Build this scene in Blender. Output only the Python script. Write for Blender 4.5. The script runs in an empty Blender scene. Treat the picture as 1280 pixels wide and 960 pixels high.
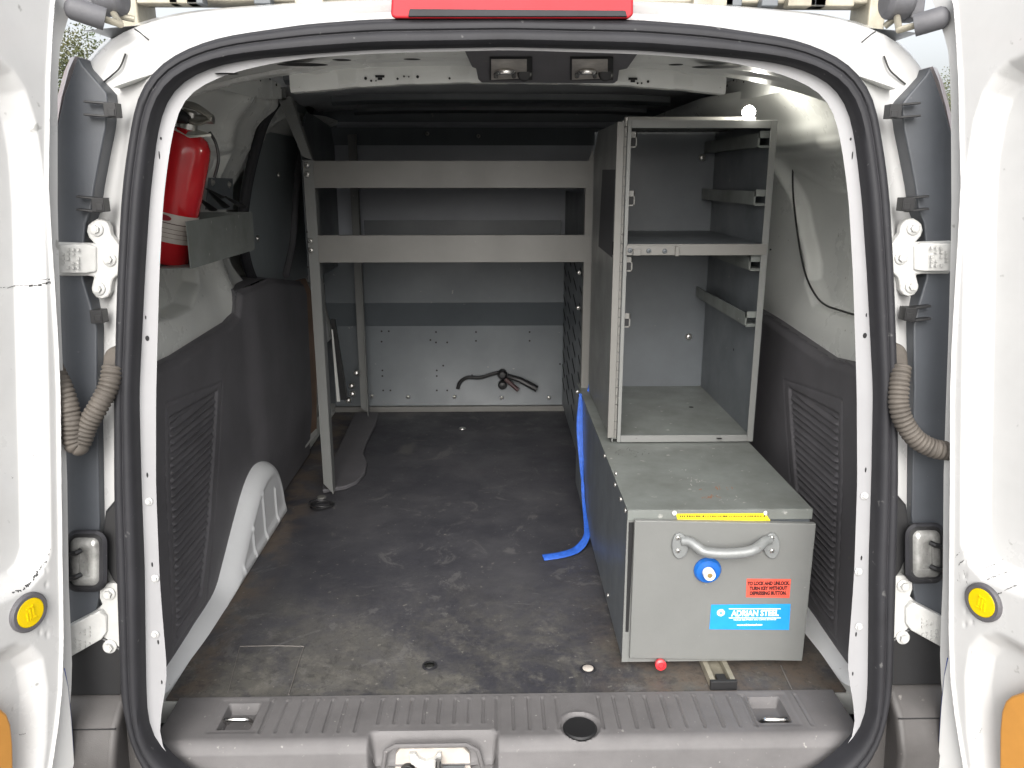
import bpy, bmesh, math, random
import numpy as np
from mathutils import Vector, Matrix
R = math.radians
random.seed(4); np.random.seed(4)
SC = bpy.context.scene
COL = SC.collection

# ------------------------------------------------------------------ camera
PITCH, YAW, F = 14.5, 1.15, 1000.0
CAM = Vector((0, 0, .93))
cd = bpy.data.cameras.new('camera'); cam = bpy.data.objects.new('camera', cd); COL.objects.link(cam)
cam.location = CAM; cam.rotation_euler = (R(90 - PITCH), 0, R(-YAW))
cd.sensor_width = 36; cd.lens = 36 * F / 1280; cd.clip_start = .02; cd.clip_end = 2000
SC.camera = cam
# ------------------------------------------------------------------ light
SUN_EL, SUN_AZ = 34, 186        # veiled overcast sun, behind the camera and to its left
w = bpy.data.worlds.new('World'); SC.world = w; w.use_nodes = True
nt = w.node_tree; bg = nt.nodes['Background']
sky = nt.nodes.new('ShaderNodeTexSky'); sky.sky_type = 'NISHITA'; sky.sun_disc = False
sky.sun_elevation = R(SUN_EL); sky.sun_rotation = R(SUN_AZ)
sky.air_density = 1.0; sky.dust_density = 5.0; sky.ozone_density = 1.0
hs = nt.nodes.new('ShaderNodeHueSaturation'); hs.inputs['Saturation'].default_value = .22
nt.links.new(sky.outputs[0], hs.inputs['Color']); nt.links.new(hs.outputs[0], bg.inputs[0])
bg.inputs[1].default_value = .14
sd = bpy.data.lights.new('sun', 'SUN'); sd.energy = 1.2; sd.angle = R(70); sd.color = (1, .97, .93)
so = bpy.data.objects.new('sun', sd); COL.objects.link(so)
az = R(SUN_AZ)
sdir = Vector((math.sin(az) * math.cos(R(SUN_EL)), math.cos(az) * math.cos(R(SUN_EL)), math.sin(R(SUN_EL))))
so.rotation_euler = sdir.to_track_quat('Z', 'Y').to_euler(); so.location = sdir * 20
SC.view_settings.view_transform = 'Standard'; SC.view_settings.look = 'None'
SC.view_settings.exposure = .95; SC.view_settings.gamma = 1
SC.cycles.use_denoising = True
SC.cycles.max_bounces = 12; SC.cycles.diffuse_bounces = 9

# ------------------------------------------------------------------ pixel -> point on a real plane
_m = cam.rotation_euler.to_matrix()
RT, UP, FW = _m @ Vector((1, 0, 0)), _m @ Vector((0, 1, 0)), _m @ Vector((0, 0, -1))
def ray(px, py): return FW + RT * ((px - 640) / F) + UP * ((480 - py) / F)
def P(px, py, Y=None, Z=None, X=None, n=None, d=None):
    r = ray(px, py)
    if Y is not None: t = (Y - CAM.y) / r.y
    elif Z is not None: t = (Z - CAM.z) / r.z
    elif X is not None: t = (X - CAM.x) / r.x
    else: t = (d - n.dot(CAM)) / n.dot(r)
    return CAM + r * t
OPN = Vector((0, 1, -.11)); OPD = 1.12       # plane of the rear opening: Y = 1.12 + .11 z
def PO(px, py, off=0): return P(px, py, n=OPN, d=OPD + off)
XC = .02                                     # the van's centre plane
def MX(p): return Vector((2 * XC - p[0], p[1], p[2]))
def side(p, s): return Vector(p) if s < 0 else MX(p)

# ------------------------------------------------------------------ materials
def mat(name, col, rough=.5, metal=0, coat=0, noise=0, nscale=8, col2=None, bump=0, bscale=300, spec=.5, rvar=0, emit=None, estr=0,
        speck=None, speck_amt=.62, speck_scale=60, stretch=None, bdist=.001, alpha=None, trans=0):
    m = bpy.data.materials.new(name); m.use_nodes = True
    t = m.node_tree; N = t.nodes; L = t.links; b = N['Principled BSDF']
    c4 = lambda c: (c[0], c[1], c[2], 1)
    b.inputs['Base Color'].default_value = c4(col); b.inputs['Roughness'].default_value = rough
    b.inputs['Metallic'].default_value = metal; b.inputs['Coat Weight'].default_value = coat
    b.inputs['Coat Roughness'].default_value = .08
    b.inputs['Specular IOR Level'].default_value = spec
    b.inputs['Transmission Weight'].default_value = trans
    tc = N.new('ShaderNodeTexCoord'); mp = N.new('ShaderNodeMapping'); L.new(tc.outputs['Object'], mp.inputs[0])
    if stretch: mp.inputs['Scale'].default_value = stretch
    last = None
    if noise or col2:
        n = N.new('ShaderNodeTexNoise'); n.inputs['Scale'].default_value = nscale; n.inputs['Detail'].default_value = 8
        n.inputs['Roughness'].default_value = .62
        L.new(mp.outputs[0], n.inputs['Vector'])
        cr = N.new('ShaderNodeMapRange'); cr.inputs[1].default_value = .35; cr.inputs[2].default_value = .68
        L.new(n.outputs[0], cr.inputs[0])
        mx = N.new('ShaderNodeMix'); mx.data_type = 'RGBA'
        L.new(cr.outputs[0], mx.inputs[0]); mx.inputs[6].default_value = c4(col)
        c2 = col2 or tuple(c * (1 - noise) for c in col)
        mx.inputs[7].default_value = c4(c2); last = mx.outputs[2]
        if rvar:
            mr = N.new('ShaderNodeMapRange'); mr.inputs[1].default_value = .3; mr.inputs[2].default_value = .7
            mr.inputs[3].default_value = rough - rvar; mr.inputs[4].default_value = rough + rvar
            L.new(n.outputs[0], mr.inputs[0]); L.new(mr.outputs[0], b.inputs['Roughness'])
    if speck:
        v = N.new('ShaderNodeTexNoise'); v.inputs['Scale'].default_value = speck_scale; v.inputs['Detail'].default_value = 3
        L.new(mp.outputs[0], v.inputs['Vector'])
        st = N.new('ShaderNodeMapRange'); st.inputs[1].default_value = speck_amt; st.inputs[2].default_value = speck_amt + .06
        L.new(v.outputs[0], st.inputs[0])
        mx = N.new('ShaderNodeMix'); mx.data_type = 'RGBA'; L.new(st.outputs[0], mx.inputs[0])
        if last: L.new(last, mx.inputs[6])
        else: mx.inputs[6].default_value = c4(col)
        mx.inputs[7].default_value = c4(speck); last = mx.outputs[2]
    if last: L.new(last, b.inputs['Base Color'])
    if bump:
        n2 = N.new('ShaderNodeTexNoise'); n2.inputs['Scale'].default_value = bscale; n2.inputs['Detail'].default_value = 3
        L.new(tc.outputs['Object'], n2.inputs['Vector'])
        bp = N.new('ShaderNodeBump'); bp.inputs['Strength'].default_value = bump; bp.inputs['Distance'].default_value = bdist
        L.new(n2.outputs[0], bp.inputs['Height']); L.new(bp.outputs[0], b.inputs['Normal'])
    if emit:
        b.inputs['Emission Color'].default_value = c4(emit); b.inputs['Emission Strength'].default_value = estr
    return m
WHITE = mat('white_paint', (.50, .50, .495), .28, coat=.4, noise=.06, nscale=5, rvar=.06, speck=(.45, .44, .41), speck_amt=.735, speck_scale=55)
WHITEIN = mat('interior_white_paint', (.74, .75, .72), .3, coat=.3, noise=.12, nscale=4, rvar=.08, speck=(.36, .35, .31), speck_amt=.71, speck_scale=70)
DOORW = mat('door_paint', (.60, .60, .595), .32, coat=.3, noise=.10, nscale=7, rvar=.08, speck=(.33, .33, .32), speck_amt=.70, speck_scale=45)
CASTW = mat('painted_hinge_casting', (.50, .50, .485), .45, noise=.12, nscale=60, bump=.25, bscale=500)
PLAST = mat('grained_grey_plastic', (.128, .124, .133), .55, noise=.25, nscale=6, bump=.35, bscale=900, speck=(.16, .15, .14), speck_amt=.715, speck_scale=45)
SILLP = mat('scuffed_sill_plastic', (.150, .144, .145), .6, noise=.25, nscale=9, bump=.4, bscale=800, speck=(.27, .26, .25), speck_amt=.685, speck_scale=90)
LAMPP = mat('lamp_housing_plastic', (.060, .066, .076), .45, noise=.2, nscale=10, bump=.15, bscale=700, speck=(.14, .14, .14), speck_amt=.73, speck_scale=60)
BUMPP = mat('bumper_plastic', (.075, .070, .068), .5, noise=.3, nscale=9, bump=.3, bscale=700, speck=(.16, .15, .14), speck_amt=.70, speck_scale=60)
ARCHW = mat('arch_brightened_white', (.80, .81, .82), .28, coat=.3, noise=.07, nscale=6, speck=(.5, .49, .46), speck_amt=.73, speck_scale=60)  # same paint as the body, brightened to make up for weak light inside
PANELG = mat('side_door_grey', (.27, .30, .31), .35, noise=.2, nscale=5, speck=(.6, .6, .58), speck_amt=.75, speck_scale=14)
BLACKP = mat('black_plastic', (.018, .018, .019), .4, noise=.2, nscale=20)
RUBBER = mat('seal_rubber', (.026, .026, .030), .62, noise=.25, spec=.35, nscale=14, bump=.2, bscale=400, speck=(.09, .09, .09), speck_amt=.7, speck_scale=80)
BELLOW = mat('dusty_brown_rubber', (.12, .105, .09), .7, noise=.4, nscale=30)
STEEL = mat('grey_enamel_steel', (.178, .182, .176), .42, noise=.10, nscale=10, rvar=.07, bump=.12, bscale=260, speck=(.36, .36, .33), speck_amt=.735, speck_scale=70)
STEELTOP = mat('worn_grey_steel_top', (.185, .20, .19), .45, col2=(.125, .132, .122), nscale=7, rvar=.1, bump=.12, bscale=260, speck=(.33, .33, .31), speck_amt=.68, speck_scale=45)
STEELS = mat('shelf_grey_steel', (.168, .165, .154), .45, noise=.12, nscale=8, rvar=.06, speck=(.30, .29, .26), speck_amt=.74, speck_scale=60)
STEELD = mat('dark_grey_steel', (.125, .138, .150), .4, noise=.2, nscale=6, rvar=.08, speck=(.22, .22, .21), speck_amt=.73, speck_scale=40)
BULK = mat('bulkhead_steel', (.125, .142, .155), .45, noise=.18, nscale=4, rvar=.08, speck=(.25, .25, .25), speck_amt=.74, speck_scale=50)
DARKM = mat('dark_opening', (.012, .012, .013), .7)
ZINC = mat('zinc_bolt', (.62, .61, .58), .3, metal=.85, noise=.25, nscale=120)
CHROME = mat('bright_steel', (.75, .74, .72), .16, metal=1, noise=.25, nscale=90)
RED = mat('red_enamel', (.58, .014, .020), .25, coat=.6, noise=.15, nscale=12)
REDLENS = mat('red_lens', (.48, .018, .028), .5, spec=.3, noise=.15, nscale=20)
LABELW = mat('paper_label', (.55, .50, .45), .55, noise=.25, nscale=25)
BLUE = mat('blue_strap_weave', (.03, .13, .60), .6, noise=.35, nscale=60, bump=.6, bscale=900)
BLUEP = mat('blue_plastic', (.01, .12, .46), .25, coat=.4, noise=.1)
STBLUE = mat('blue_sticker', (.02, .30, .72), .35, noise=.12, nscale=30)
STRED = mat('red_sticker', (.72, .10, .065), .45, noise=.15, nscale=50)
YELLOW = mat('yellow_reflector', (.87, .62, .0), .35, noise=.1, nscale=40)
STYEL = mat('yellow_tape', (.85, .66, .02), .45, noise=.1, nscale=60)
AMBER = mat('amber_plastic', (.60, .28, .06), .35, coat=.3, noise=.12, nscale=20)
TXTW = mat('white_print', (.85, .87, .9), .5)
TXTD = mat('dark_print', (.045, .01, .01), .5)
BROWN = mat('brown_board', (.27, .175, .12), .7, noise=.35, nscale=8)
BLUEG = mat('blue_edge_film', (.02, .06, .30), .35)
ALU = mat('weathered_rack_metal', (.42, .39, .31), .5, metal=.3, noise=.4, nscale=25)
FLANGEW = mat('flange_darkened_white', (.32, .32, .33), .4, noise=.08, nscale=8, speck=(.25, .25, .24), speck_amt=.72, speck_scale=60)  # body white darkened on the flange ring to offset the daylight on it
GRIP = mat('grey_rubber_grip', (.13, .13, .14), .6, noise=.25, nscale=30, bump=.2)
SKINP = mat('outer_body_paint', (.80, .80, .79), .25, coat=.5, noise=.04)
SCUFF = mat('black_scuff', (.03, .03, .03), .7)
GLASS = mat('smoky_lens', (.55, .55, .53), .15, metal=.4, coat=.6, noise=.6, nscale=28)
GROUND = mat('asphalt_ground', (.20, .195, .185), .85, noise=.35, nscale=.6, bump=.5, bscale=60)
BARK = mat('bark', (.09, .07, .05), .9, noise=.4, nscale=8)
LEAF = mat('leaf_green', (.055, .085, .03), .6, col2=(.11, .10, .04), nscale=1.2)

def mat_floor():
    m = bpy.data.materials.new('worn_rubber_mat'); m.use_nodes = True
    t = m.node_tree; N = t.nodes; L = t.links; b = N['Principled BSDF']
    tc = N.new('ShaderNodeTexCoord')
    def noise(sc, det=8, rough=.65, dist=0):
        n = N.new('ShaderNodeTexNoise'); n.inputs['Scale'].default_value = sc; n.inputs['Detail'].default_value = det
        n.inputs['Roughness'].default_value = rough; n.inputs['Distortion'].default_value = dist
        L.new(tc.outputs['Object'], n.inputs['Vector']); return n.outputs[0]
    def rng(s, a, b2, c=0, d=1):
        r = N.new('ShaderNodeMapRange'); r.interpolation_type = 'SMOOTHSTEP'
        for i, v in enumerate((a, b2, c, d)): r.inputs[i + 1].default_value = v
        L.new(s, r.inputs[0]); return r.outputs[0]
    def mul(a, b2):
        q = N.new('ShaderNodeMath'); q.operation = 'MULTIPLY'; L.new(a, q.inputs[0])
        if isinstance(b2, float): q.inputs[1].default_value = b2
        else: L.new(b2, q.inputs[1])
        return q.outputs[0]
    def mix(f, c1, c2):
        x = N.new('ShaderNodeMix'); x.data_type = 'RGBA'; L.new(f, x.inputs[0])
        if isinstance(c1, tuple): x.inputs[6].default_value = (*c1, 1)
        else: L.new(c1, x.inputs[6])
        x.inputs[7].default_value = (*c2, 1); return x.outputs[2]
    sep = N.new('ShaderNodeSeparateXYZ'); L.new(tc.outputs['Object'], sep.inputs[0])
    near = rng(sep.outputs['Y'], .55, .0)           # dirt trodden in near the doors
    c = mix(rng(noise(3.0), .38, .66), (.044, .044, .052), (.074, .073, .080))
    c = mix(mul(rng(noise(5, 12, .75, .6), .42, .62), near), c, (.100, .096, .086))
    c = mix(mul(mul(rng(noise(14, 10, .8), .48, .66), near), .8), c, (.155, .147, .13))
    right = rng(sep.outputs['X'], .14, .30)
    c = mix(mul(mul(rng(noise(9, 10, .7), .40, .60), right), near), c, (.115, .092, .074))
    left = rng(sep.outputs['X'], -.50, -.60)
    c = mix(mul(mul(rng(noise(11, 10, .7), .42, .60), left), .8), c, (.13, .10, .075))
    c = mix(mul(rng(noise(60, 3, .6), .66, .71), .7), c, (.20, .19, .17))
    c = mix(mul(rng(noise(2.2, 6, .6, .8), .60, .70), .6), c, (.12, .117, .112))
    c = mix(mul(mul(rng(noise(38, 8, .8, .3), .50, .62), near), .5), c, (.03, .03, .03))
    c = mix(mul(rng(noise(7, 10, .8, 1.5), .56, .60), .35), c, (.17, .165, .16))
    L.new(c, b.inputs['Base Color'])
    L.new(rng(noise(4), .3, .7, .38, .72), b.inputs['Roughness'])
    bp = N.new('ShaderNodeBump'); bp.inputs['Strength'].default_value = .35; bp.inputs['Distance'].default_value = .002
    L.new(noise(140, 6, .7), bp.inputs['Height']); L.new(bp.outputs[0], b.inputs['Normal'])
    return m
MAT = mat_floor()

# ------------------------------------------------------------------ mesh helpers
class MB:
    def __init__(s): s.v = []; s.f = []; s.mi = []; s.mats = []; s.cur = 0
    def use(s, m):
        if m not in s.mats: s.mats.append(m)
        s.cur = s.mats.index(m); return s
    def add(s, vs, fs):
        b = len(s.v); s.v += [Vector(v) for v in vs]
        for f in fs: s.f.append(tuple(b + i for i in f)); s.mi.append(s.cur)
    def box(s, a, b):
        x0, x1 = sorted((a[0], b[0])); y0, y1 = sorted((a[1], b[1])); z0, z1 = sorted((a[2], b[2]))
        s.add([(x, y, z) for z in (z0, z1) for y in (y0, y1) for x in (x0, x1)],
              [(0, 2, 3, 1), (4, 5, 7, 6), (0, 1, 5, 4), (2, 6, 7, 3), (0, 4, 6, 2), (1, 3, 7, 5)]); return s
    def obox(s, c, ax, ay, az):          # centre and three half-axis vectors
        c = Vector(c); ax, ay, az = Vector(ax), Vector(ay), Vector(az)
        s.add([c + ax * i + ay * j + az * k for k in (-1, 1) for j in (-1, 1) for i in (-1, 1)],
              [(0, 2, 3, 1), (4, 5, 7, 6), (0, 1, 5, 4), (2, 6, 7, 3), (0, 4, 6, 2), (1, 3, 7, 5)]); return s
    def prism(s, pts, ext):
        n = len(pts); ext = Vector(ext); a = [Vector(p) for p in pts]
        s.add(a + [p + ext for p in a], [tuple(range(n)), tuple(range(2 * n - 1, n - 1, -1))] +
              [(i, i + n, (i + 1) % n + n, (i + 1) % n) for i in range(n)]); return s
    def poly(s, pts): s.add(pts, [tuple(range(len(pts)))]); return s
    def cyl(s, c, axis, r, h, seg=20, r2=None):
        axis = Vector(axis).normalized(); c = Vector(c)
        u = axis.orthogonal().normalized(); w_ = axis.cross(u); r2 = r if r2 is None else r2
        v = [c + (u * math.cos(a) + w_ * math.sin(a)) * q + axis * o for q, o in ((r, 0), (r2, h))
             for a in (2 * math.pi * i / seg for i in range(seg))]
        s.add(v, [tuple(range(seg - 1, -1, -1)), tuple(range(seg, 2 * seg))] +
              [(i, (i + 1) % seg, (i + 1) % seg + seg, i + seg) for i in range(seg)]); return s
    def ring(s, c, axis, r0, r1, h, seg=28):
        axis = Vector(axis).normalized(); c = Vector(c); u = axis.orthogonal().normalized(); w_ = axis.cross(u)
        v = []
        for q, o in ((r0, 0), (r1, 0), (r1, h), (r0, h)):
            v += [c + (u * math.cos(2 * math.pi * i / seg) + w_ * math.sin(2 * math.pi * i / seg)) * q + axis * o for i in range(seg)]
        s.add(v, [(k * seg + i, k * seg + (i + 1) % seg, ((k + 1) % 4) * seg + (i + 1) % seg, ((k + 1) % 4) * seg + i) for k in range(4) for i in range(seg)]); return s
    def lathe(s, c, axis, prof, seg=28):
        axis = Vector(axis).normalized(); c = Vector(c); u = axis.orthogonal().normalized(); w_ = axis.cross(u)
        v = []
        for r, o in prof: v += [c + (u * math.cos(2 * math.pi * i / seg) + w_ * math.sin(2 * math.pi * i / seg)) * r + axis * o for i in range(seg)]
        s.add(v, [(k * seg + i, k * seg + (i + 1) % seg, (k + 1) * seg + (i + 1) % seg, (k + 1) * seg + i) for k in range(len(prof) - 1) for i in range(seg)]
              + [tuple(range(seg - 1, -1, -1)), tuple(range((len(prof) - 1) * seg, len(prof) * seg))]); return s
    def tube(s, pts, r, seg=12, sx=1, flat=None):
        pts = [Vector(p) for p in pts]; n = len(pts)
        rs = r if isinstance(r, (list, tuple)) else [r] * n
        T = [(pts[min(i + 1, n - 1)] - pts[max(i - 1, 0)]).normalized() for i in range(n)]
        u = (Vector(flat) if flat else T[0].orthogonal()); v = []
        for i in range(n):
            u = (u - T[i] * u.dot(T[i])).normalized(); w_ = T[i].cross(u)
            v += [pts[i] + (u * math.cos(2 * math.pi * k / seg) + w_ * math.sin(2 * math.pi * k / seg) * sx) * rs[i] for k in range(seg)]
        s.add(v, [(i * seg + k, i * seg + (k + 1) % seg, (i + 1) * seg + (k + 1) % seg, (i + 1) * seg + k) for i in range(n - 1) for k in range(seg)]
              + [tuple(range(seg - 1, -1, -1)), tuple(range((n - 1) * seg, n * seg))]); return s
    def grid(s, V, closed_u=False):       # V[i][j] of points
        a, b = len(V), len(V[0]); fl = [p for row in V for p in row]
        s.add(fl, [(i * b + j, i * b + (j + 1) % b, (i + 1) * b + (j + 1) % b, (i + 1) * b + j) for i in range(a - 1) for j in range(b if closed_u else b - 1)]); return s
def children(o): return [c for c in bpy.data.objects if c.parent == o]
def build(name, mb, m, parent=None, loc=None, bevel=0, smooth=True, angle=35, solid=0, seg=2):
    me = bpy.data.meshes.new(name)
    wl = Vector((0, 0, 0))
    if parent is not None:
        p = parent
        while p is not None: wl = wl + p.location; p = p.parent
    loc = Vector(loc) if loc is not None else (wl if parent is not None else Vector((0, 0, 0)))
    me.from_pydata([v - loc for v in mb.v], [], mb.f)
    ms = mb.mats or [m]
    for x in ms: me.materials.append(x if x is not None else m)
    if mb.mats:
        for p_, i in zip(me.polygons, mb.mi): p_.material_index = i
    me.validate(); me.update()
    bm = bmesh.new(); bm.from_mesh(me); bmesh.ops.recalc_face_normals(bm, faces=bm.faces); bm.to_mesh(me); bm.free()
    if smooth:
        for p_ in me.polygons: p_.use_smooth = True
        me.set_sharp_from_angle(angle=R(angle))
    o = bpy.data.objects.new(name, me); COL.objects.link(o)
    if parent is not None: o.parent = parent; o.location = loc - wl
    else: o.location = loc
    if solid:
        md = o.modifiers.new('solid', 'SOLIDIFY'); md.thickness = solid; md.offset = 0
    if bevel:
        md = o.modifiers.new('bevel', 'BEVEL'); md.width = bevel; md.segments = seg; md.limit_method = 'ANGLE'; md.angle_limit = R(40); md.harden_normals = True
    return o
def tag(o, label=None, cat=None, group=None, kind=None):
    if label: o['label'] = label
    if cat: o['category'] = cat
    if group: o['group'] = group
    if kind: o['kind'] = kind
    return o
def thing(name, loc, label, cat, group=None):
    o = bpy.data.objects.new(name, None); COL.objects.link(o); o.location = loc; o.empty_display_size = .1
    return tag(o, label, cat, group)
def text(body, size, centre, right, up, m, parent, name='lettering', bold=0, ext=.0003, sx=1.0, align='CENTER'):
    cu = bpy.data.curves.new('t', 'FONT'); cu.body = body; cu.size = size; cu.align_x = align; cu.align_y = 'CENTER'
    cu.extrude = ext; cu.offset = bold; cu.resolution_u = 3
    o = bpy.data.objects.new('t', cu); COL.objects.link(o)
    bpy.context.view_layer.update()
    me = bpy.data.meshes.new_from_object(o.evaluated_get(bpy.context.evaluated_depsgraph_get()))
    bpy.data.objects.remove(o)
    right = Vector(right).normalized(); up = Vector(up).normalized(); nn = right.cross(up)
    mb = MB()
    mb.add([Vector(centre) + right * v.co.x * sx + up * v.co.y + nn * v.co.z for v in me.vertices], [tuple(p.vertices) for p in me.polygons])
    bpy.data.meshes.remove(me)
    return build(name, mb, m, parent, smooth=False)
_bolts = {}
def bolt(c, axis, r, parent, kind='hex', name='bolt', m=None):
    m = m or ZINC; key = (kind, round(r, 4), m.name)
    if key not in _bolts:
        b = MB()
        if kind == 'hex':
            b.lathe((0, 0, 0), (0, 0, 1), [(r * 1.35, 0), (r * 1.35, r * .18), (r * 1.15, r * .32), (r * .9, r * .34)], 24)
            b.cyl((0, 0, r * .3), (0, 0, 1), r * .86, r * .62, 6, r * .8)
            b.cyl((0, 0, r * .9), (0, 0, 1), r * .5, r * .12, 12)
        else:
            b.lathe((0, 0, 0), (0, 0, 1), [(r, 0), (r * .97, r * .2), (r * .75, r * .45), (r * .35, r * .58), (.0001, r * .6)], 20)
            b.use(m); b.use(DARKM); b.obox((0, 0, r * .6), (r * .4, 0, 0), (0, r * .09, 0), (0, 0, r * .04)); b.obox((0, 0, r * .6), (r * .09, 0, 0), (0, r * .4, 0), (0, 0, r * .04))
            b.mats = [m, DARKM]; nb = len(b.f) - 12; b.mi = [0] * nb + [1] * 12
        o = build('tmp', b, m); _bolts[key] = o.data; bpy.data.objects.remove(o)
    o = bpy.data.objects.new(name, _bolts[key]); COL.objects.link(o)
    wl = Vector((0, 0, 0)); p = parent
    while p is not None: wl = wl + p.location; p = p.parent
    o.parent = parent; o.location = Vector(c) - wl
    q = Vector(axis).to_track_quat('Z', 'Y'); q = q @ Matrix.Rotation(random.random() * 3, 3, 'Z').to_quaternion()
    o.rotation_mode = 'QUATERNION'; o.rotation_quaternion = q
    return o
def spline(pts, n=60):
    pts = [Vector(p) for p in pts]; P_ = [pts[0] * 2 - pts[1]] + pts + [pts[-1] * 2 - pts[-2]]
    out = []; k = len(pts) - 1
    for i in range(n + 1):
        t = i / n * k; j = min(int(t), k - 1); t -= j; a, b, c, d = P_[j:j + 4]
        out.append(.5 * ((2 * b) + (c - a) * t + (2 * a - 5 * b + 4 * c - d) * t * t + (3 * b - a - 3 * c + d) * t ** 3))
    return out
def sdf(poly, X, Y):                      # signed distance, negative inside
    poly = np.array(poly, float); d = np.full(X.shape, 1e9); ins = np.zeros(X.shape, bool)
    for i in range(len(poly)):
        a = poly[i]; b = poly[(i + 1) % len(poly)]; e = b - a
        t = np.clip(((X - a[0]) * e[0] + (Y - a[1]) * e[1]) / (e @ e + 1e-12), 0, 1)
        d = np.minimum(d, np.hypot(X - a[0] - t * e[0], Y - a[1] - t * e[1]))
        c = ((a[1] > Y) != (b[1] > Y)); 
        with np.errstate(divide='ignore', invalid='ignore'):
            xi = (b[0] - a[0]) * (Y - a[1]) / (b[1] - a[1] + 1e-15) + a[0]
        ins ^= (c & (X < xi))
    return np.where(ins, -d, d)
def sstep(a, b, x): t = np.clip((x - a) / (b - a), 0, 1); return t * t * (3 - 2 * t)
def loop_resample(pts, n=220, c=(XC, .55)):
    a = np.array([math.atan2(p[2] - c[1], p[0] - c[0]) for p in pts]); a = np.unwrap(a)
    if a[-1] < a[0]: a = a[::-1]; pts = pts[::-1]
    A = np.concatenate([a - 2 * np.pi, a, a + 2 * np.pi]); arr = np.array([tuple(p) for p in pts]); arr = np.vstack([arr] * 3)
    o = np.argsort(A, kind='stable'); A = A[o]; arr = arr[o]
    th = np.linspace(a[0], a[0] + 2 * np.pi, n, endpoint=False)
    th = (th + 2 * np.pi) % (2 * np.pi) - 0.0
    th = np.sort(th)
    return np.stack([np.interp(th, A, arr[:, k]) for k in range(3)], 1)
def smooth_loop(L, k=2):
    for _ in range(k): L = (np.roll(L, 1, 0) + 2 * L + np.roll(L, -1, 0)) / 4
    return L

# ================================================================== SETTING
g = MB(); g.grid([[(x, y, -.62) for x in np.linspace(-400, 400, 9)] for y in np.linspace(-400, 400, 9)])
tag(build('ground', g, GROUND), kind='structure')

# ================================================================== VAN
VL = Vector((XC, 1.1, -.62))
van = thing('cargo_van', VL, 'white cargo van seen from behind with both rear doors swung open', 'van')

# --- the loops of the rear opening, traced and set on its leaning plane
outer_L = [(640, 22.5), (470, 24), (380, 30.5), (340, 37), (300, 42), (266, 49), (226, 65), (205, 78), (191, 93), (180, 108), (173, 122), (166, 160), (159, 202), (154, 248), (149, 346),
           (145, 495), (145, 613), (148, 715), (151, 800), (153, 864), (159, 904), (173, 944), (192, 975), (230, 1005), (300, 1025), (640, 1030)]
inner_L = [(640, 57), (470, 60), (380, 66), (320, 71.5), (280, 77), (255, 85), (232, 95), (217, 106), (206, 120), (198, 142), (193, 164), (188, 206), (183, 250), (177, 346), (170, 495),
           (173, 613), (177, 715), (178, 800), (179, 864), (181, 912), (191, 933), (212, 957), (250, 985), (310, 1003), (640, 1008)]
flange_L = [(640, 61), (470, 65), (380, 71), (330, 79), (280, 91), (258, 101), (238, 111), (226, 122), (216, 145), (208, 186), (200, 250), (195, 346), (191, 495),
            (191, 613), (196, 735), (203, 820), (206, 850), (203, 880), (193, 908), (192, 935), (214, 962), (252, 992), (310, 1012), (640, 1018)]
def loops(L, off=0):
    l = [PO(x, y, off) for x, y in L]
    full = l + [MX(p) for p in l[-2:0:-1]]
    full = [Vector((XC, p.y, p.z)) if i in (0, len(l) - 1) else p for i, p in enumerate(full)]
    return smooth_loop(loop_resample(full), 2)
LO, LI, LF = loops(outer_L), loops(inner_L), loops(flange_L)
def ringat(A, B, t, dy): 
    V = A + (B - A) * t; V = V.copy(); V[:, 1] += dy; return [Vector(p) for p in V]
prof = [(-.02, .02), (0, -.002), (.05, -.012), (.16, -.0185), (.30, -.0195), (.44, -.018), (.49, -.0145), (.52, -.0145), (.57, -.0175), (.70, -.0185), (.82, -.0165), (.86, -.0125), (.89, -.0125), (.95, -.010), (1.02, .002), (1.02, .02)]
s = MB(); s.grid([ringat(LI, LO, t, dy) for t, dy in prof], True)
build('door_seal', s, RUBBER, van, angle=50)
# --- body: flange, jamb return, pillar channel, outer skin
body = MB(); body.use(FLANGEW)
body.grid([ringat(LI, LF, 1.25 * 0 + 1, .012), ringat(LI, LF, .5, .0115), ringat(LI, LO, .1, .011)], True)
cz = np.array([XC, 0, .55])
def scaled(L, kx, kz, dy): 
    V = L.copy(); V[:, 0] = XC + (V[:, 0] - XC) * kx; V[:, 2] = .55 + (V[:, 2] - .55) * kz; V[:, 1] += dy; return [Vector(p) for p in V]
body.use(WHITEIN)
body.grid([ringat(LI, LF, 1, .012), scaled(LF, 1.02, 1.012, .016), scaled(LF, 1.06, 1.022, .04), scaled(LF, 1.12, 1.03, .08)], True)
body.use(WHITE)
# outer silhouette of the rear of the body
sil = [(XC, 1.3, 1.192), (-.28, 1.3, 1.184), (-.46, 1.3, 1.17), (-.55, 1.3, 1.15), (-.60, 1.3, 1.12), (-.632, 1.3, 1.08), (-.648, 1.3, 1.03), (-.668, 1.3, .965), (-.75, 1.3, .8), (-.81, 1.3, .6),
       (-.84, 1.3, .3), (-.85, 1.3, 0), (-.84, 1.3, -.35), (-.76, 1.3, -.42), (XC, 1.3, -.42)]
sil = [Vector(p) for p in sil]; sil = sil + [MX(p) for p in sil[-2:0:-1]]
LS = smooth_loop(loop_resample(sil), 3)
def mixl(A, B, t, yoff): 
    V = A + (B - A) * t; V = V.copy(); V[:, 1] = 1.12 + .11 * V[:, 2] + yoff; return [Vector(p) for p in V]
rows = [mixl(LO, LS, t, y) for t, y in ((-.06, .012), (.02, .012), (.08, .016), (.16, .030), (.28, .040), (.45, .042), (.62, .036), (.78, .034), (.9, .042), (.97, .058), (1, .085))]
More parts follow.
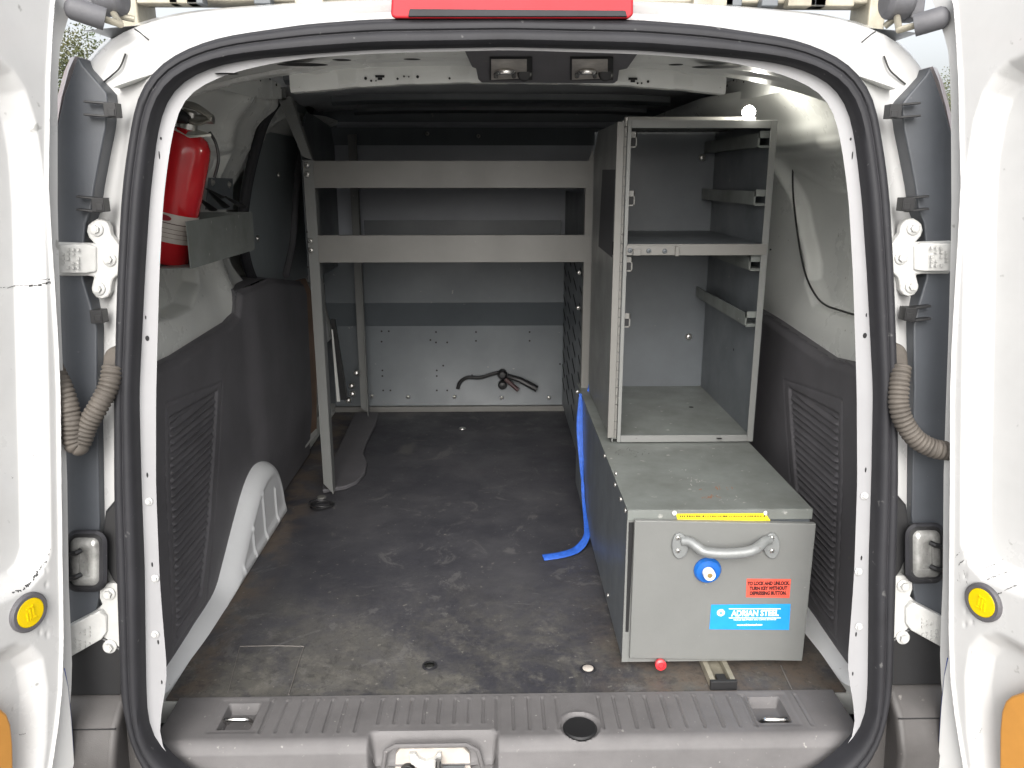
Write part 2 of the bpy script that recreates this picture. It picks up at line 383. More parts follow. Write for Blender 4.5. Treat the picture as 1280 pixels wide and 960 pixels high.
def back(L, k, y, dz=0):
    V = L.copy(); V[:, 0] = XC + (V[:, 0] - XC) * k; V[:, 2] += dz * (V[:, 2] > .9); V[:, 1] = y; return [Vector(p) for p in V]
rows += [back(LS, 1.08, 1.42, .022), back(LS, 1.15, 1.7, .045), back(LS, 1.19, 2.1, .055), back(LS, 1.20, 2.8, .06), back(LS, 1.19, 3.6, .06), back(LS, 1.12, 4.3, .04), back(LS, .8, 4.8, -.5)]
body.grid(rows, True)
bo = build('body_shell', body, WHITE, van, angle=60)
# panel gap lines pressed in the roof corners
for sgn in (-1, 1):
    c = MB(); c.tube(spline([side(PO(x, y, .033), sgn) for x, y in ((157, 67), (150, 84), (140, 94), (129, 103))], 16), .0013, 6); build('seam', c, SCUFF, van); c = MB()
    c.tube(spline([side(PO(x, y, .018), sgn) for x, y in ((168, 36), (174, 40), (180, 45), (186, 50))], 10), .0012, 6)
    build('seam', c, SCUFF, van)

# --- inner side walls (pressed sheet)
def wallx(y, z):
    x = np.full(np.shape(z), -.70)
    x = x + .075 * sstep(.86, 1.06, z) + .05 * sstep(1.04, 1.12, z)
    return x
def side_wall(sgn):
    ys = np.concatenate([np.linspace(1.285, 1.36, 8), np.linspace(1.37, 2.3, 230), np.linspace(2.33, 3.3, 40)]); zs = np.linspace(.3, 1.13, 210)
    Y, Z = np.meshgrid(ys, zs, indexing='ij')
    X = wallx(Y, Z)
    def q(px, py): p = P(px, py, X=2 * XC + .70 if False else .74); return (p.y, p.z)
    rec = [q(993, 193), q(1075, 188), (1.30, 1.00), (1.30, .60), q(1085, 400), q(1052, 392), q(1030, 381), q(1012, 352), q(1001, 290), q(995, 230)]
    d = sdf(rec, Y, Z)
    X -= .035 * sstep(.004, -.010, d)
    X += .012 * sstep(.020, .006, d) * (d > 0) * 0
    if sgn < 0:
        do = [(lambda p: (p.y, p.z))(P(x, y, X=-.65)) for x, y in ((346, 128), (332, 152), (320, 190), (311, 240), (307, 290), (313, 330), (324, 362))] + [(3.4, .5), (3.4, 1.08)]
        X -= .055 * sstep(.012, -.004, sdf(do, Y, Z)) 
    # soft pillar swelling behind the recess and dish under it
    if sgn > 0: X += .075 * sstep(1.90, 2.25, Y) * sstep(.55, .75, Z)
    if sgn < 0: X += .018 * np.exp(-((Y - (2.0 - .12 * (Z - .8))) / .06) ** 2) * sstep(.5, .7, Z)
    X += .035 * sstep(.74, .60, Z) * sstep(1.3, 1.5, Y)
    # stiffener in the outer skin
    st = [q(*p) for p in ((1000, 208), (1010, 222), (1022, 232), (1038, 235), (1055, 231), (1070, 222))]
    dd = np.full(X.shape, 9.)
    for i in range(len(st) - 1):
        a = np.array(st[i]); b = np.array(st[i + 1]); e = b - a; t = np.clip(((Y - a[0]) * e[0] + (Z - a[1]) * e[1]) / (e @ e), 0, 1)
        dd = np.minimum(dd, np.hypot(Y - a[0] - t * e[0], Z - a[1] - t * e[1]))
    X += .006 * sstep(.012, .004, dd)
    X += .004 * sstep(.012, .0, abs(Z - 1.0)) * sstep(1.4, 1.5, Y)
    near = sstep(1.36, 1.285, Y); X = X * (1 - near) + near * (-.60 + .06 * sstep(.8, 1.1, Z))
    V = [[side((X[i, j], Y[i, j], Z[i, j]), sgn) for j in range(len(zs))] for i in range(len(ys))]
    m = MB(); m.use(WHITEIN); m.grid(V)
    return m
for sgn in (-1, 1):
    m = side_wall(sgn)
    m.use(DARKM)
    if sgn < 0:
        for (px, py, hw, hh) in ((281, 136, 1.3, 5), (325, 143, 5, 7)):
            X0 = -.628; m.poly([P(px + a * hw, py + b * hh, X=X0) for a, b in ((-1, -1), (1, -1.2), (1, .9), (-1, 1))])
    iw = build('inner_side_wall', m, WHITEIN, van, angle=60)
    if sgn > 0:
        c = MB(); c.tube(spline([P(x, y, X=.728) for x, y in ((1080, 189), (1040, 190), (1005, 190), (995, 196), (991, 215), (992, 250), (998, 300), (1006, 340), (1017, 365), (1030, 380), (1050, 388), (1085, 398))], 60), .0022, 6); build('panel_joint', c, SCUFF, iw)
# roof: inner skin, rear header, bows
m = MB(); m.use(WHITEIN)
V = []
for y in np.linspace(1.3, 3.3, 50):
    row = []
    for x in np.linspace(-.62, .66, 40):
        e = abs(x - XC) / .64; z = 1.165 + .012 * sstep(1.4, 2.2, y) - .018 * e ** 4 - .006 * (math.sin(y * 26) > .2)
        row.append((x, y, float(z)))
    V.append(row)
m.mats=[]; m.grid(V)
build('roof_lining', m, mat('roof_grey_paint', (.60, .62, .64), .4, noise=.15), van)
m = MB(); m.use(WHITEIN)
# underside of header: shallow pressed sheet
V = []
for y in np.linspace(1.255, 1.50, 30):
    row = []
    for x in np.linspace(-.56, .60, 110):
        u = x - XC; z = 1.119 - .055 * (abs(u) / .56) ** 3.2
        z += .006 * float(sstep(.018, .008, abs(y - 1.44 - .02 * math.sin(u * 9)))) - .004 * float(sstep(.03, .01, abs(abs(u) - .33)) * sstep(1.3, 1.36, y))
        row.append((x, y, z))
    V.append(row)
m.grid(V)
m.use(DARKM)
for px, py, a, b in ((378, 77, 28, 2.6), (427, 71, 10, 1.6), (515, 70, 9, 1.3), (896, 80, 28, 2.6), (845, 77, 8, 1.5), (283, 88, 12, 1.6), (1000, 94, 8, 2)):
    c = P(px, py, Z=1.105 if 300 < px < 980 else 1.080); q = [c + Vector((a / 700 * math.cos(t), .020 * b / 2.6 * math.sin(t), -.0045)) for t in np.linspace(0, 2 * math.pi, 20)[:-1]]
    m.poly(q)
build('roof_header', m, WHITEIN, van, angle=50)
m = MB(); m.use(WHITEIN)
# bow: curved band facing the doors with scalloped lower edge
V = []
for k, (dy, dz) in enumerate(((.02, .022), (0, .020), (0, -.006), (.004, -.012), (.03, -.012))):
    row = []
    for px in np.linspace(362, 908, 140):
        u = (px - 635) / 283; top = 90 + 9 * abs(u) ** 2.2; p = P(px, top + 3 , Y=1.50)
        sc = .0010 * float(sstep(.3, .6, math.sin(px * .09))) if k >= 3 else 0
        row.append((p.x, 1.50 + dy, 1.104 - .020 * abs(u) ** 2.2 + dz + sc))
    V.append(row)
m.grid(V); m.use(DARKM)
for px, py, r in ((457, 98, 2), (464, 101, 1.5), (470, 101, 1), (475, 97, 3.6), (497, 98.5, 1.6), (505, 95.5, 1.3), (511, 96, 1), (522, 96, 2), (562, 98, 1.5), (768, 102, 1.5), (791, 100, 3.6), (797, 104, 1.4), (802, 104, 1.2), (810, 102, 1.8)):
    c = P(px, py, Y=1.4985)
    if r > 3: m.box((c.x - .008, c.y - .0008, c.z), (c.x + .008, c.y, c.z + .004)); m.box((c.x - .004, c.y - .0008, c.z - .004), (c.x + .004, c.y, c.z - .0002))
    else: m.cyl(c, (0, -1, 0), r * .0013, .0008, 12)
for sx_ in (-1, 1):      # side rail faces with punched holes beside the bow
    pass
m.use(WHITEIN)
for sgn in (-1, 1):
    a = [side(P(px, py, X=-.552), sgn) for px, py in ((318, 88), (352, 106), (352, 124), (318, 122), (250, 105), (262, 92))]
    m.prism(a, (0.004 * -sgn * -1, 0, 0))
    m.use(DARKM)
    for px, py, r in ((325, 94, 2.4), (329, 96, 1.4), (337, 99, 1.8), (345, 106, 2.6), (351, 110, 1.3), (325, 101, 1.5)):
        c = side(P(px, py, X=-.547), sgn); m.cyl(c - Vector((.0012 * sgn * 0, 0, 0)), (-sgn, 0, 0), r * .0013, .002, 10)
    m.use(WHITEIN)
build('roof_bow', m, WHITEIN, van, bevel=0)
for yb in (2.05, 2.62, 3.02):
    m = MB(); V = []
    for dy, dz in ((-.035, .02), (-.03, -.012), (-.012, -.02), (.012, -.02), (.03, -.012), (.035, .02)):
        V.append([(x, yb + dy, 1.172 - .018 * (abs(x - XC) / .64) ** 4 + dz) for x in np.linspace(-.5, .54, 40)])
    m.grid(V); build('roof_bow', m, STEELD, van)
# floor pan, underside and cab bulkhead block so that no light leaks in
m = MB(); m.box((-.72, 1.291, -.05), (.76, 3.3, -.006)); m.box((-.72, 1.15, -.20), (.76, 1.291, -.13)); build('floor_pan', m, WHITEIN, van)
m = MB(); m.box((-.86, 3.30, -.35), (.90, 3.32, 1.19)); build('cab_wall', m, STEELD, van)
for sgn in (-1, 1): m = MB(); a, b = side((-.74, 1.3, -.05), sgn), side((-.735, 3.3, .34), sgn); m.box(a, b); build('lower_side_skin', m, WHITEIN, van)

# --- sill plate with grooves, recesses and latch pocket
nx, ny = 520, 74
xs = np.linspace(-.585, .625, nx)
X, T = np.meshgrid(xs, np.linspace(0, 1, ny), indexing='ij')
L_flat = .112; tot = .112 + .03 + .10
Sd = T * tot
Yg = 1.292 - np.minimum(Sd, L_flat) - .022 * np.clip((Sd - L_flat) / .03, 0, 1) ** .8 - .012 * np.clip((Sd - L_flat - .03) / .1, 0, 1)
Zg = .003 - .016 * np.clip((Sd - L_flat) / .03, 0, 1) ** 1.6 - .075 * np.clip((Sd - L_flat - .03) / .1, 0, 1)
def px2s(px, py): p = P(px, py, Z=0); return p.x, 1.292 - p.y
def rect(cx, sy0, sy1, hw, e=.004): return sstep(hw, hw - e, abs(X - cx)) * sstep(sy0 - e, sy0, Sd) * sstep(sy1 + e, sy1, Sd)
H = np.zeros_like(X)
gx = [px2s(px, 900)[0] for px in (332, 351, 371, 390, 409, 428, 447, 474, 493, 511, 530, 548, 568, 585, 604, 621, 642, 661, 680, 697, 752, 772, 793, 813, 834, 855, 877, 900, 921, 942, 1010)] 
for i, c in enumerate(gx):
    s1 = .080 if -.22 < c < -.02 else .100
    if .10 < c < .19 and i < 20: s1 = .1
    H -= .0030 * rect(c, .012, s1, .0030, .0018)
    H += .0009 * rect(c, .010, s1 + .003, .0066, .002)
for px in (297, 968):
    cx, cs = px2s(px, 901)
    H -= .020 * rect(cx, .022, .082, .030, .006)
    H -= .0015 * rect(cx, .008, .096, .044, .002)
cx, cs = px2s(725, 909)
dd = np.hypot((X - cx), (Sd - cs)); H -= .006 * sstep(.036, .031, dd); H += .0012 * sstep(.041, .038, dd) * sstep(.033, .037, dd)
pcx = px2s(540, 940)[0]
H -= .050 * sstep(.112, .100, abs(X - pcx)) * sstep(.100, .116, Sd)
H -= .004 * sstep(.085, .08, abs(X - pcx)) * 0
Hn = np.minimum(H, .002)
Zt = Zg + Hn; Yt = Yg + np.where(Hn < -.022, .0, 0)
Yt = Yt + .035 * sstep(.112, .100, abs(X - pcx)) * sstep(.12, .15, Sd)
m = MB(); m.use(SILLP); m.grid([[(X[i, j], Yt[i, j], Zt[i, j]) for j in range(ny)] for i in range(nx)])
sill = build('sill_plate', m, SILLP, van, angle=50)
for px in (297, 968):
    c = P(px, 901, Z=-.006)
    m = MB(); path = [c + Vector((-.022, .012, -.016)), c + Vector((-.021, -.004, .004)), c + Vector((-.012, -.008, .008)), c + Vector((.012, -.008, .008)), c + Vector((.021, -.004, .004)), c + Vector((.022, .012, -.016))]
    m.tube(spline(path, 24), .0042, 10); build('tie_down_loop', m, CHROME, sill)
c = P(725, 909, Z=0); m = MB(); m.lathe(c + Vector((0, 0, -.008)), (0, 0, 1), [(.030, 0), (.030, .006), (.027, .0085), (.0001, .0075)], 32)
build('round_cap', m, BLACKP, sill)
# latch in the pocket
c0 = P(540, 958, Y=1.185)
m = MB(); m.use(LABELW)
pl = [(-.060, .024), (-.052, .034), (.056, .034), (.066, .022), (.070, -.05), (-.066, -.05)]
m.prism([Vector((c0.x + a, c0.y - .012, c0.z + b + .012)) for a, b in pl], (0, .008, 0))
latch = build('floor_latch', m, LABELW, sill, bevel=.0015)
m = MB(); m.prism([Vector((c0.x + .012 + a, c0.y - .02, c0.z + b + .012)) for a, b in ((-.048, .030), (-.038, .030), (-.032, .020), (-.020, .014), (-.006, .018), (.000, .030), (.006, .030), (.006, .0), (-.030, -.002), (-.046, .010))], (0, .008, 0))
build('latch_plate', m, CASTW, latch, bevel=.001)
m = MB(); m.cyl((c0.x - .040, c0.y - .014, c0.z + .006), (0, -1, .1), .013, .010, 20); m.use(m.mats[0] if m.mats else BLACKP)
build('latch_screw', m, BLACKP, latch, bevel=.001)
m = MB(); m.use(CHROME); m.tube([(c0.x + .014, c0.y - .03, c0.z + .038), (c0.x + .013, c0.y - .032, c0.z + .01), (c0.x + .012, c0.y - .030, c0.z - .02)], .0055, 12)
m.use(STEELD); m.box((c0.x + .02, c0.y - .026, c0.z - .012), (c0.x + .058, c0.y - .018, c0.z + .016))
build('striker_pin', m, CHROME, latch)
# fluted trim around the pocket
m = MB(); zt = -.006; yb = 1.178
path = [(-.082, zt - .045), (-.076, zt - .012), (-.060, zt - .001), (.062, zt - .001), (.080, zt - .012), (.088, zt - .045)]
m.tube([Vector((c0.x + a, 1.168, b)) for a, b in path], .004, 8); build('pocket_rim', m, SILLP, sill)

# --- header trim with two strikers
m = MB(); m.use(PLAST)
tp = [(580, 60), (590, 82), (595, 84), (598, 98), (602, 101.5), (766, 102.5), (771, 99), (773, 86), (783, 84), (797, 64)]
zt_ = [P(px, py, Y=(1.274 + (py - 60) / 42 * .226)) for px, py in tp]
m.prism([Vector((p.x, p.y - .012, p.z - .004)) for p in zt_], (0, .01, .010))
ht = build('header_trim', m, PLAST, van, bevel=.002)
for px in (638, 738):
    def hp(x, y, o=0): p = P(x, y, Y=(1.274 + (y - 60) / 42 * .226)); return Vector((p.x, p.y - .014 - o, p.z - .006 - o * .3))
    m = MB(); m.use(DARKM); m.prism([hp(px + a, b) for a, b in ((-26, 68), (27, 68), (27, 97), (-26, 97))], (0, .004, .001))
    m.use(mat('warm_zinc', (.6, .56, .52), .4, metal=.3, noise=.3, nscale=60)); m.prism([hp(px + a, b, .003) for a, b in ((-24, 70), (20, 70), (20, 94), (-24, 96))], (0, .003, .001))
    sk = build('striker', m, DARKM, ht)
    m = MB(); m.tube(spline([hp(px - 18, 91, .002), hp(px - 17, 86, .010), hp(px - 12, 84, .016), hp(px, 84, .016), hp(px + 3, 86, .010), hp(px + 4, 91, .002)], 20), .0046, 10); build('striker_loop', m, CHROME, sk)
    m = MB(); m.lathe(hp(px + 17, 87.5, .002), (0, -1, -.3), [(.012, 0), (.012, .008), (.009, .012), (.0001, .013)], 20); build('rubber_buffer', m, BLACKP, sk)

# --- side trim panels with ribbed insert, wheel arches
def trim(sgn):
    XF = -.640
    def q(px, py, X=XF): p = P(px, py, X=X) if sgn < 0 else P(1274 - px, py, X=X); return (p.y, p.z)
    # outline in (Y, z) at the face
    out = [(1.27, .0), (1.27, .585), (1.60, .575), (1.93, .585), (1.985, .600), (2.01, .655), (2.25, .655), (2.62, .60), (2.66, .56), (2.62, .0)]
    if sgn > 0: out = [(1.27, .0), (1.27, .585), (1.52, .575), (1.60, .565), (2.2, .600), (2.7, .62), (2.72, .0)]
    arch = ARCH
    ys = np.linspace(1.28, 2.66, 330); zs = np.linspace(-.004, .66, 200)
    Y, Z = np.meshgrid(ys, zs, indexing='ij')
    d = sdf(out, Y, Z); X = np.full(Y.shape, XF)
    X = X - .012 * sstep(-.02, .0, d) ** 2
    X += .006 * sstep(-.02, .05, Y - 1.30 - .10) * 0
    rib = [(p[0], p[1]) for p in RIB]
    dr = sdf(rib, Y, Z); inr = sstep(.004, -.002, dr)
    X -= .006 * inr
    X += .0085 * sstep(-.003, -.013, dr) * (0.5 + .5 * np.cos(2 * np.pi * Z / .0145)) ** 1.5
    dl = sdf(RIBO, Y, Z); X -= .0022 * np.exp(-(dl / .0025) ** 2)
    # soft vertical fold behind the insert
    X += .016 * sstep(1.98, 2.10, Y) * sstep(.0, .2, Z)
    keep = (d < .004) & (sdf(arch, Y, Z) > -.008)
    mb = MB(); idx = -np.ones(Y.shape, int); vs = []
    for i in range(len(ys)):
        for j in range(len(zs)):
            idx[i, j] = len(vs); vs.append(side((X[i, j], Y[i, j], Z[i, j]), sgn))
    fs = [(idx[i, j], idx[i + 1, j], idx[i + 1, j + 1], idx[i, j + 1]) for i in range(len(ys) - 1) for j in range(len(zs) - 1) if keep[i, j] and keep[i + 1, j] and keep[i + 1, j + 1] and keep[i, j + 1]]
    mb.add(vs, fs)
    # top ledge running back to the wall
    top = [p for p in out[1:-1]]
    led = [[side((XF - .011, y, z), sgn) for y, z in top], [side((XF - .03, y, z + .006), sgn) for y, z in top], [side((-.74, y, z + .012), sgn) for y, z in top]]
    mb.grid(led)
    bm = MB(); bm.v, bm.f = mb.v, mb.f; bm.mi = [0] * len(mb.f)
    o = build('trim_panel', bm, PLAST, van, angle=40)
    return o
# arch outline (Y, z)
ARCH = [(1.28, -.02), (1.34, .006), (1.50, .018), (1.64, .024), (1.71, .060), (1.80, .118), (1.90, .175), (1.98, .196), (2.05, .192), (2.11, .160), (2.15, .09), (2.17, -.02)]
def qL(px, py): p = P(px, py, X=-.640); return (p.y, p.z)
RIB = [qL(213, 522), qL(272, 489), qL(268, 560), qL(262, 650), qL(252, 745), qL(222, 795), qL(219, 700), qL(214, 600)]
RIBO = [qL(207, 505), qL(278, 478), qL(274, 560), qL(268, 650), qL(258, 752), qL(218, 812), qL(213, 700), qL(208, 600)]
for sgn in (-1, 1): trim(sgn)
c = P(1030, 455, Z=.60); m = MB(); m.lathe(Vector((.672, c.y, .607)), (0, 0, 1), [(.016, 0), (.016, .003), (.010, .004), (.010, .001), (.0001, .001)], 20); build('round_cap', m, BLACKP, van)
ARCHS = [(p.x, p.y) for p in spline([(a, b, 0) for a, b in ARCH], 70)]
def arch_mesh(sgn):
    ys = np.linspace(1.27, 2.19, 220); zs = np.linspace(-.01, .22, 110); Y, Z = np.meshgrid(ys, zs, indexing='ij')
    d = -sdf(ARCHS, Y, Z); X = -.650 + .050 * np.sqrt(np.clip(1 - (1 - np.clip(d / .045, 0, 1)) ** 2, 0, 1))
    X += .004 * sstep(.05, .0, Z) * sstep(.0, .02, d)
    for yc, zt in ((1.74, .075), (1.83, .12), (1.93, .15), (2.04, .12)):
        X += .0035 * sstep(.006, .003, abs(Y - yc)) * sstep(zt, zt - .008, Z) * sstep(.03, .04, d)
    X -= .0025 * sstep(.036, .050, d) * sstep(.02, .04, Z)
    keep = d > -.006; mb = MB(); b = len(zs)
    vs = [side((X[i, j], Y[i, j], Z[i, j]), sgn) for i in range(len(ys)) for j in range(b)]
    mb.add(vs, [(i * b + j, (i + 1) * b + j, (i + 1) * b + j + 1, i * b + j + 1) for i in range(len(ys) - 1) for j in range(b - 1) if keep[i, j] and keep[i + 1, j] and keep[i + 1, j + 1] and keep[i, j + 1]])
    return build('wheel_arch', mb, ARCHW, van, angle=50)
for sgn in (-1, 1): arch_mesh(sgn)
# sliding door seen from inside: dark panel, black seal, brown board
m = MB(); pts = [(345, 128), (330, 152), (318, 190), (309, 240), (305, 290), (311, 330), (322, 356), (372, 362), (396, 330), (392, 150), (372, 120)]
m.prism([P(x, y, X=-.672) for x, y in pts], (-.02, 0, 0)); sld = build('side_door_panel', m, PANELG, van, bevel=.003)
m = MB(); m.tube(spline([P(x, y, X=X_) for x, y, X_ in ((352, 118, -.572), (340, 136, -.592), (328, 158, -.610), (316, 200, -.634), (307, 245, -.655), (303, 290, -.672), (309, 330, -.676), (322, 360, -.676), (335, 372, -.676))], 50), .0135, 10); build('side_door_seal', m, RUBBER, van)
m = MB(); m.tube(spline([P(x, y, X=-.664) for x, y in ((376, 175), (370, 240), (366, 300), (357, 345))], 30), .012, 10); build('door_edge_trim', m, PLAST, sld)
for px, py, ax in ((348, 219, 4), (322, 298, 5)):
    m = MB(); m.lathe(P(px, py, X=-.668), (1, 0, 0), [(.009, 0), (.008, .004), (.0001, .005)], 14); build('fixing_clip', m, ZINC, sld)
m = MB(); m.prism([P(x, y, X=-.642) for x, y in ((366, 352), (382, 348), (396, 380), (396, 540), (383, 556), (374, 470), (368, 400))], (-.01, 0, 0)); build('brown_panel', m, BROWN, van)
m = MB(); m.prism([P(x, y, X=-.636) for x, y in ((381, 551), (396, 536), (397, 542), (382, 560))], (-.004, 0, 0)); build('step_trim', m, WHITEIN, van)

m = MB(); m.prism([(-.602, 2.60, .60), (-.602, 3.12, .60), (-.602, 3.12, 1.13), (-.602, 2.70, 1.13), (-.602, 2.60, 1.05)], (-.004, 0, 0)); build('side_lining', m, STEELD, van, bevel=.001)
# --- rear pillars: lamp housings, clips, hinges, bellows, door stops (built left, mirrored right)
lamp_pts = [(97, 70), (104, 82), (113, 92), (126, 107), (133, 116), (134.5, 127), (132, 160), (124, 200), (118, 232), (114, 262), (107, 280), (103, 320), (104, 350), (114, 383), (121, 410), (121, 495),
            (123, 560), (125, 653), (122, 690), (124, 745), (118, 775), (86, 800), (60, 800), (50, 500), (52, 260), (66, 180), (80, 118)]
for sgn in (-1, 1):
    dy_ = 10 if sgn > 0 else 0
    def Q(px, py, off=.012, s_=sgn): return side(PO(px, py, off), s_)
    m = MB(); m.prism([Q(px, py + (dy_ if py < 130 else 0), .008) for px, py in lamp_pts], (0, .10, 0))
    lamp = build('lamp_housing', m, LAMPP, van, bevel=.003)
    m = MB(); ed = [(94, 70), (86, 88), (77, 122), (68, 175), (60, 240), (54, 300)]
    m.prism([Q(x, y + (dy_ if y < 130 else 0), .018) for x, y in ed] + [Q(x - 6, y + 2 + (dy_ if y < 130 else 0), .05) for x, y in reversed(ed)], (0, .05, 0)); build('lamp_lens_edge', m, mat('pinkish_lens', (.58, .52, .53), .3, coat=.3), lamp)
    for (cx, cy) in ((141, 138), (126, 256), (124, 395)):
        if sgn > 0: cx += 6 if cy < 200 else 5; 
        m = MB(); m.obox(Q(cx, cy, -.004), (.009, 0, 0), (0, .010, 0), (0, 0, .010)); m.obox(Q(cx - 1, cy + 3, -.012), (.005, 0, 0), (0, .003, 0), (0, 0, .005))
        L1 = 32 if cy < 200 else 26
        if cy < 300 or sgn > 0:
            for yy, wv in ((-9, 1), (7, 1)):
                m.prism([Q(cx - L1, cy + yy - 3, .002), Q(cx + 3, cy + yy, .002), Q(cx + 3, cy + yy + 3, .002), Q(cx - L1, cy + yy, .002)], (0, -.012, 0))
        cl = build('mounting_clip', m, BLACKP, lamp, bevel=.001)
        
    m = MB(); m.prism([Q(x, y, .0) for x, y in ((60, 790), (120, 792), (152, 812), (152, 870), (60, 870))], (0, .03, 0)); build('dark_pillar_plate', m, BLACKP, van, bevel=.004)  # black plate standing in for the dark void below the lower hinge
    m = MB(); m.prism([Q(x, y, .001) for x, y in ((148, 850), (158, 905), (172, 945), (195, 985), (230, 1020), (150, 1060))], (0, .02, 0)); build('dark_pillar_plate', m, BUMPP, van, bevel=.003)
    # upper hinge
    ho = [(430, 140), (450, 128), (475, 127), (500, 140), (514, 165), (520, 200), (540, 225), (562, 252), (571, 290), (568, 350), (560, 385), (530, 410), (523, 440), (520, 470), (505, 495), (480, 505), (450, 497), (432, 475), (430, 440), (440, 400),
          (410, 396), (275, 397), (265, 316), (262, 235), (440, 242), (415, 215), (405, 185), (412, 155)]
    m = MB(); m.prism([Q(a / 3.765, 240 + b / 3.765, .004) for a, b in ho], (0, .014, 0))
    # arm turning out towards the door
    hg = build('upper_hinge', m, CASTW, van, bevel=.0035, seg=3); 
    m = MB(); m.prism([Q(70, 306, -.022), Q(108, 305, -.006), Q(121, 309, .002), Q(121, 340, .002), Q(108, 341, -.006), Q(70, 342, -.022)], (0, .010, 0)); build('hinge_arm', m, CASTW, hg, bevel=.003, seg=3)
    m = MB()
    for r_ in range(4):
        for k in range(5): 
            if (r_ * 3 + k * 7) % 4: m.obox(Q(79 + r_ * 6.2, 312 + k * 5.6, -.021 + .0024 * r_), (.0016, 0, 0), (0, .0012, 0), (0, 0, .0014 if k % 2 else .0022))
    build('cast_marking', m, CASTW, hg)
    for bx, by in ((121, 287), (137, 324.5), (123.5, 361)): bolt(Q(bx, by, .003), (0, -1, .11), .0072, hg, m=CASTW)
    # lower hinge
    lo = [(480, 110), (510, 90), (545, 92), (600, 100), (600, 435), (545, 437), (500, 435), (474, 415), (466, 385), (480, 355), (490, 345), (330, 450), (320, 300), (330, 285), (462, 215), (482, 190), (470, 160), (470, 130)]
    m = MB(); m.prism([Q(a / 3.765, 705 + b / 3.765, .003) for a, b in lo], (0, .016, 0)); hl = build('lower_hinge', m, CASTW, van, bevel=.0035, seg=3)
    m = MB(); m.prism([Q(84, 784, -.014), Q(124, 764, -.008), Q(134, 770, .0), Q(134, 790, .0), Q(126, 800, -.008), Q(84, 824, -.014)], (0, .012, 0)); build('hinge_arm', m, CASTW, hl, bevel=.003, seg=3)
    m = MB()
    for r_ in range(4):
        for k in range(5):
            if (r_ * 5 + k * 3) % 4: m.obox(Q(94 + r_ * 6, 795 + k * 5 - r_ * 3.4, -.0135 + .0015 * r_), (.0014, 0, 0), (0, .0012, 0), (0, 0, .0012 if k % 2 else .002))
    build('cast_marking', m, CASTW, hl)
    for bx, by, rr in ((136, 742, .0078), (137.5, 808, .0085)): bolt(Q(bx, by, .002), (0, -1, .11), rr, hl, m=CASTW)
    # glossy door stop in a rubber surround
    def rr(cx, cy, hw, hh, r, off, n=6):
        out = []
        for qx, qy, a0 in ((1, 1, 0), (-1, 1, 90), (-1, -1, 180), (1, -1, 270)):
            for k in range(n + 1):
                a = R(a0 + 90 * k / n); out.append(Q(cx + qx * (hw - r) + r * math.cos(a), cy + qy * (hh - r) + r * math.sin(a), off))
        return out
    m = MB(); m.use(RUBBER); A, B, C_, D_ = rr(108, 701, 27, 39, 16, .01), rr(108, 701, 26, 38, 16, -.012), rr(107, 701, 22, 34, 13, -.016), rr(106, 702, 18, 30, 9, -.004)
    m.grid([A, B, C_, D_], True); ds = build('door_stop', m, RUBBER, van, angle=60)
    m = MB(); m.use(GLASS); m.grid([D_, rr(106, 702, 14, 26, 6, -.009), rr(106, 702, 8, 20, 5, -.011), rr(105, 703, 5, 15, 3, -.002), rr(105, 703, .5, .5, .2, -.001)], True); build('stop_lens', m, GLASS, ds, angle=60)
    m = MB(); 
    for cy in (691, 721): m = MB(); m.tube([Q(88, cy + 2, -.014), Q(96, cy, -.018), Q(101, cy - 3, -.012)], .0042, 8); build('stop_prong', m, BLACKP, ds)
    m = MB(); m.prism([Q(x, y, .002) for x, y in ((131, 640), (146, 622), (152, 640), (152, 740), (140, 725), (128, 700), (126, 675))], (0, .03, 0)); build('dark_pillar_plate', m, BLACKP, van, bevel=.004)
    # cover where the wiring bellows leave the body
    m = MB(); m.prism([Q(x, y, .004) for x, y in ((128, 445), (132, 437), (140, 434), (152, 434), (152, 505), (130, 500), (126, 470))], (0, .02, 0)); build('grommet', m, BELLOW, van, bevel=.006, seg=3)
    if sgn < 0: pth = [(141, 458, -.012), (136, 482, -.022), (124, 506, -.030), (110, 530, -.034), (103, 548, -.036), (97, 558, -.040), (91, 548, -.042), (88, 520, -.042), (80, 490, -.040), (66, 460, -.030)]
    else: pth = [(138, 462, -.012), (141, 485, -.022), (142, 510, -.028), (136, 532, -.032), (122, 553, -.034), (106, 564, -.036), (92, 569, -.038), (70, 572, -.036)]
    sp = spline([Q(a, b, o) for a, b, o in pth], 260); ln = 0; rs = [] 
    for i in range(len(sp)):
        if i: ln += (sp[i] - sp[i - 1]).length
        rs.append(.0120 + .0032 * (abs(math.sin(ln * math.pi / .0066)) ** .6))
    m = MB(); m.tube(sp, rs, 18); build('wiring_bellows', m, BELLOW, van, angle=70)
    # bumper corner
    m = MB()
    prf = [(1.24, .150), (1.165, .137), (1.10, .088), (1.075, .035), (1.055, -.34), (1.24, -.34)]
    ins, ou = -.602, -.86
    m.prism([side((ins, y, z), sgn) for y, z in prf], (sgn * abs(ou - ins), 0, 0)); bc = build('bumper_corner', m, BUMPP, van, bevel=.012, seg=4)
    m = MB(); m.tube([side((ins - .002, 1.099, .086), sgn), side((ou, 1.099, .086), sgn)], .0012, 6); build('panel_gap', m, DARKM, bc)
m = MB(); prf = [(1.20, -.085), (1.10, -.10), (1.04, -.12), (1.02, -.16), (1.02, -.38), (1.2, -.38)]
m.prism([(-.60, y, z) for y, z in prf], (1.24, 0, 0)); build('bumper', m, BUMPP, van, bevel=.01, seg=3)
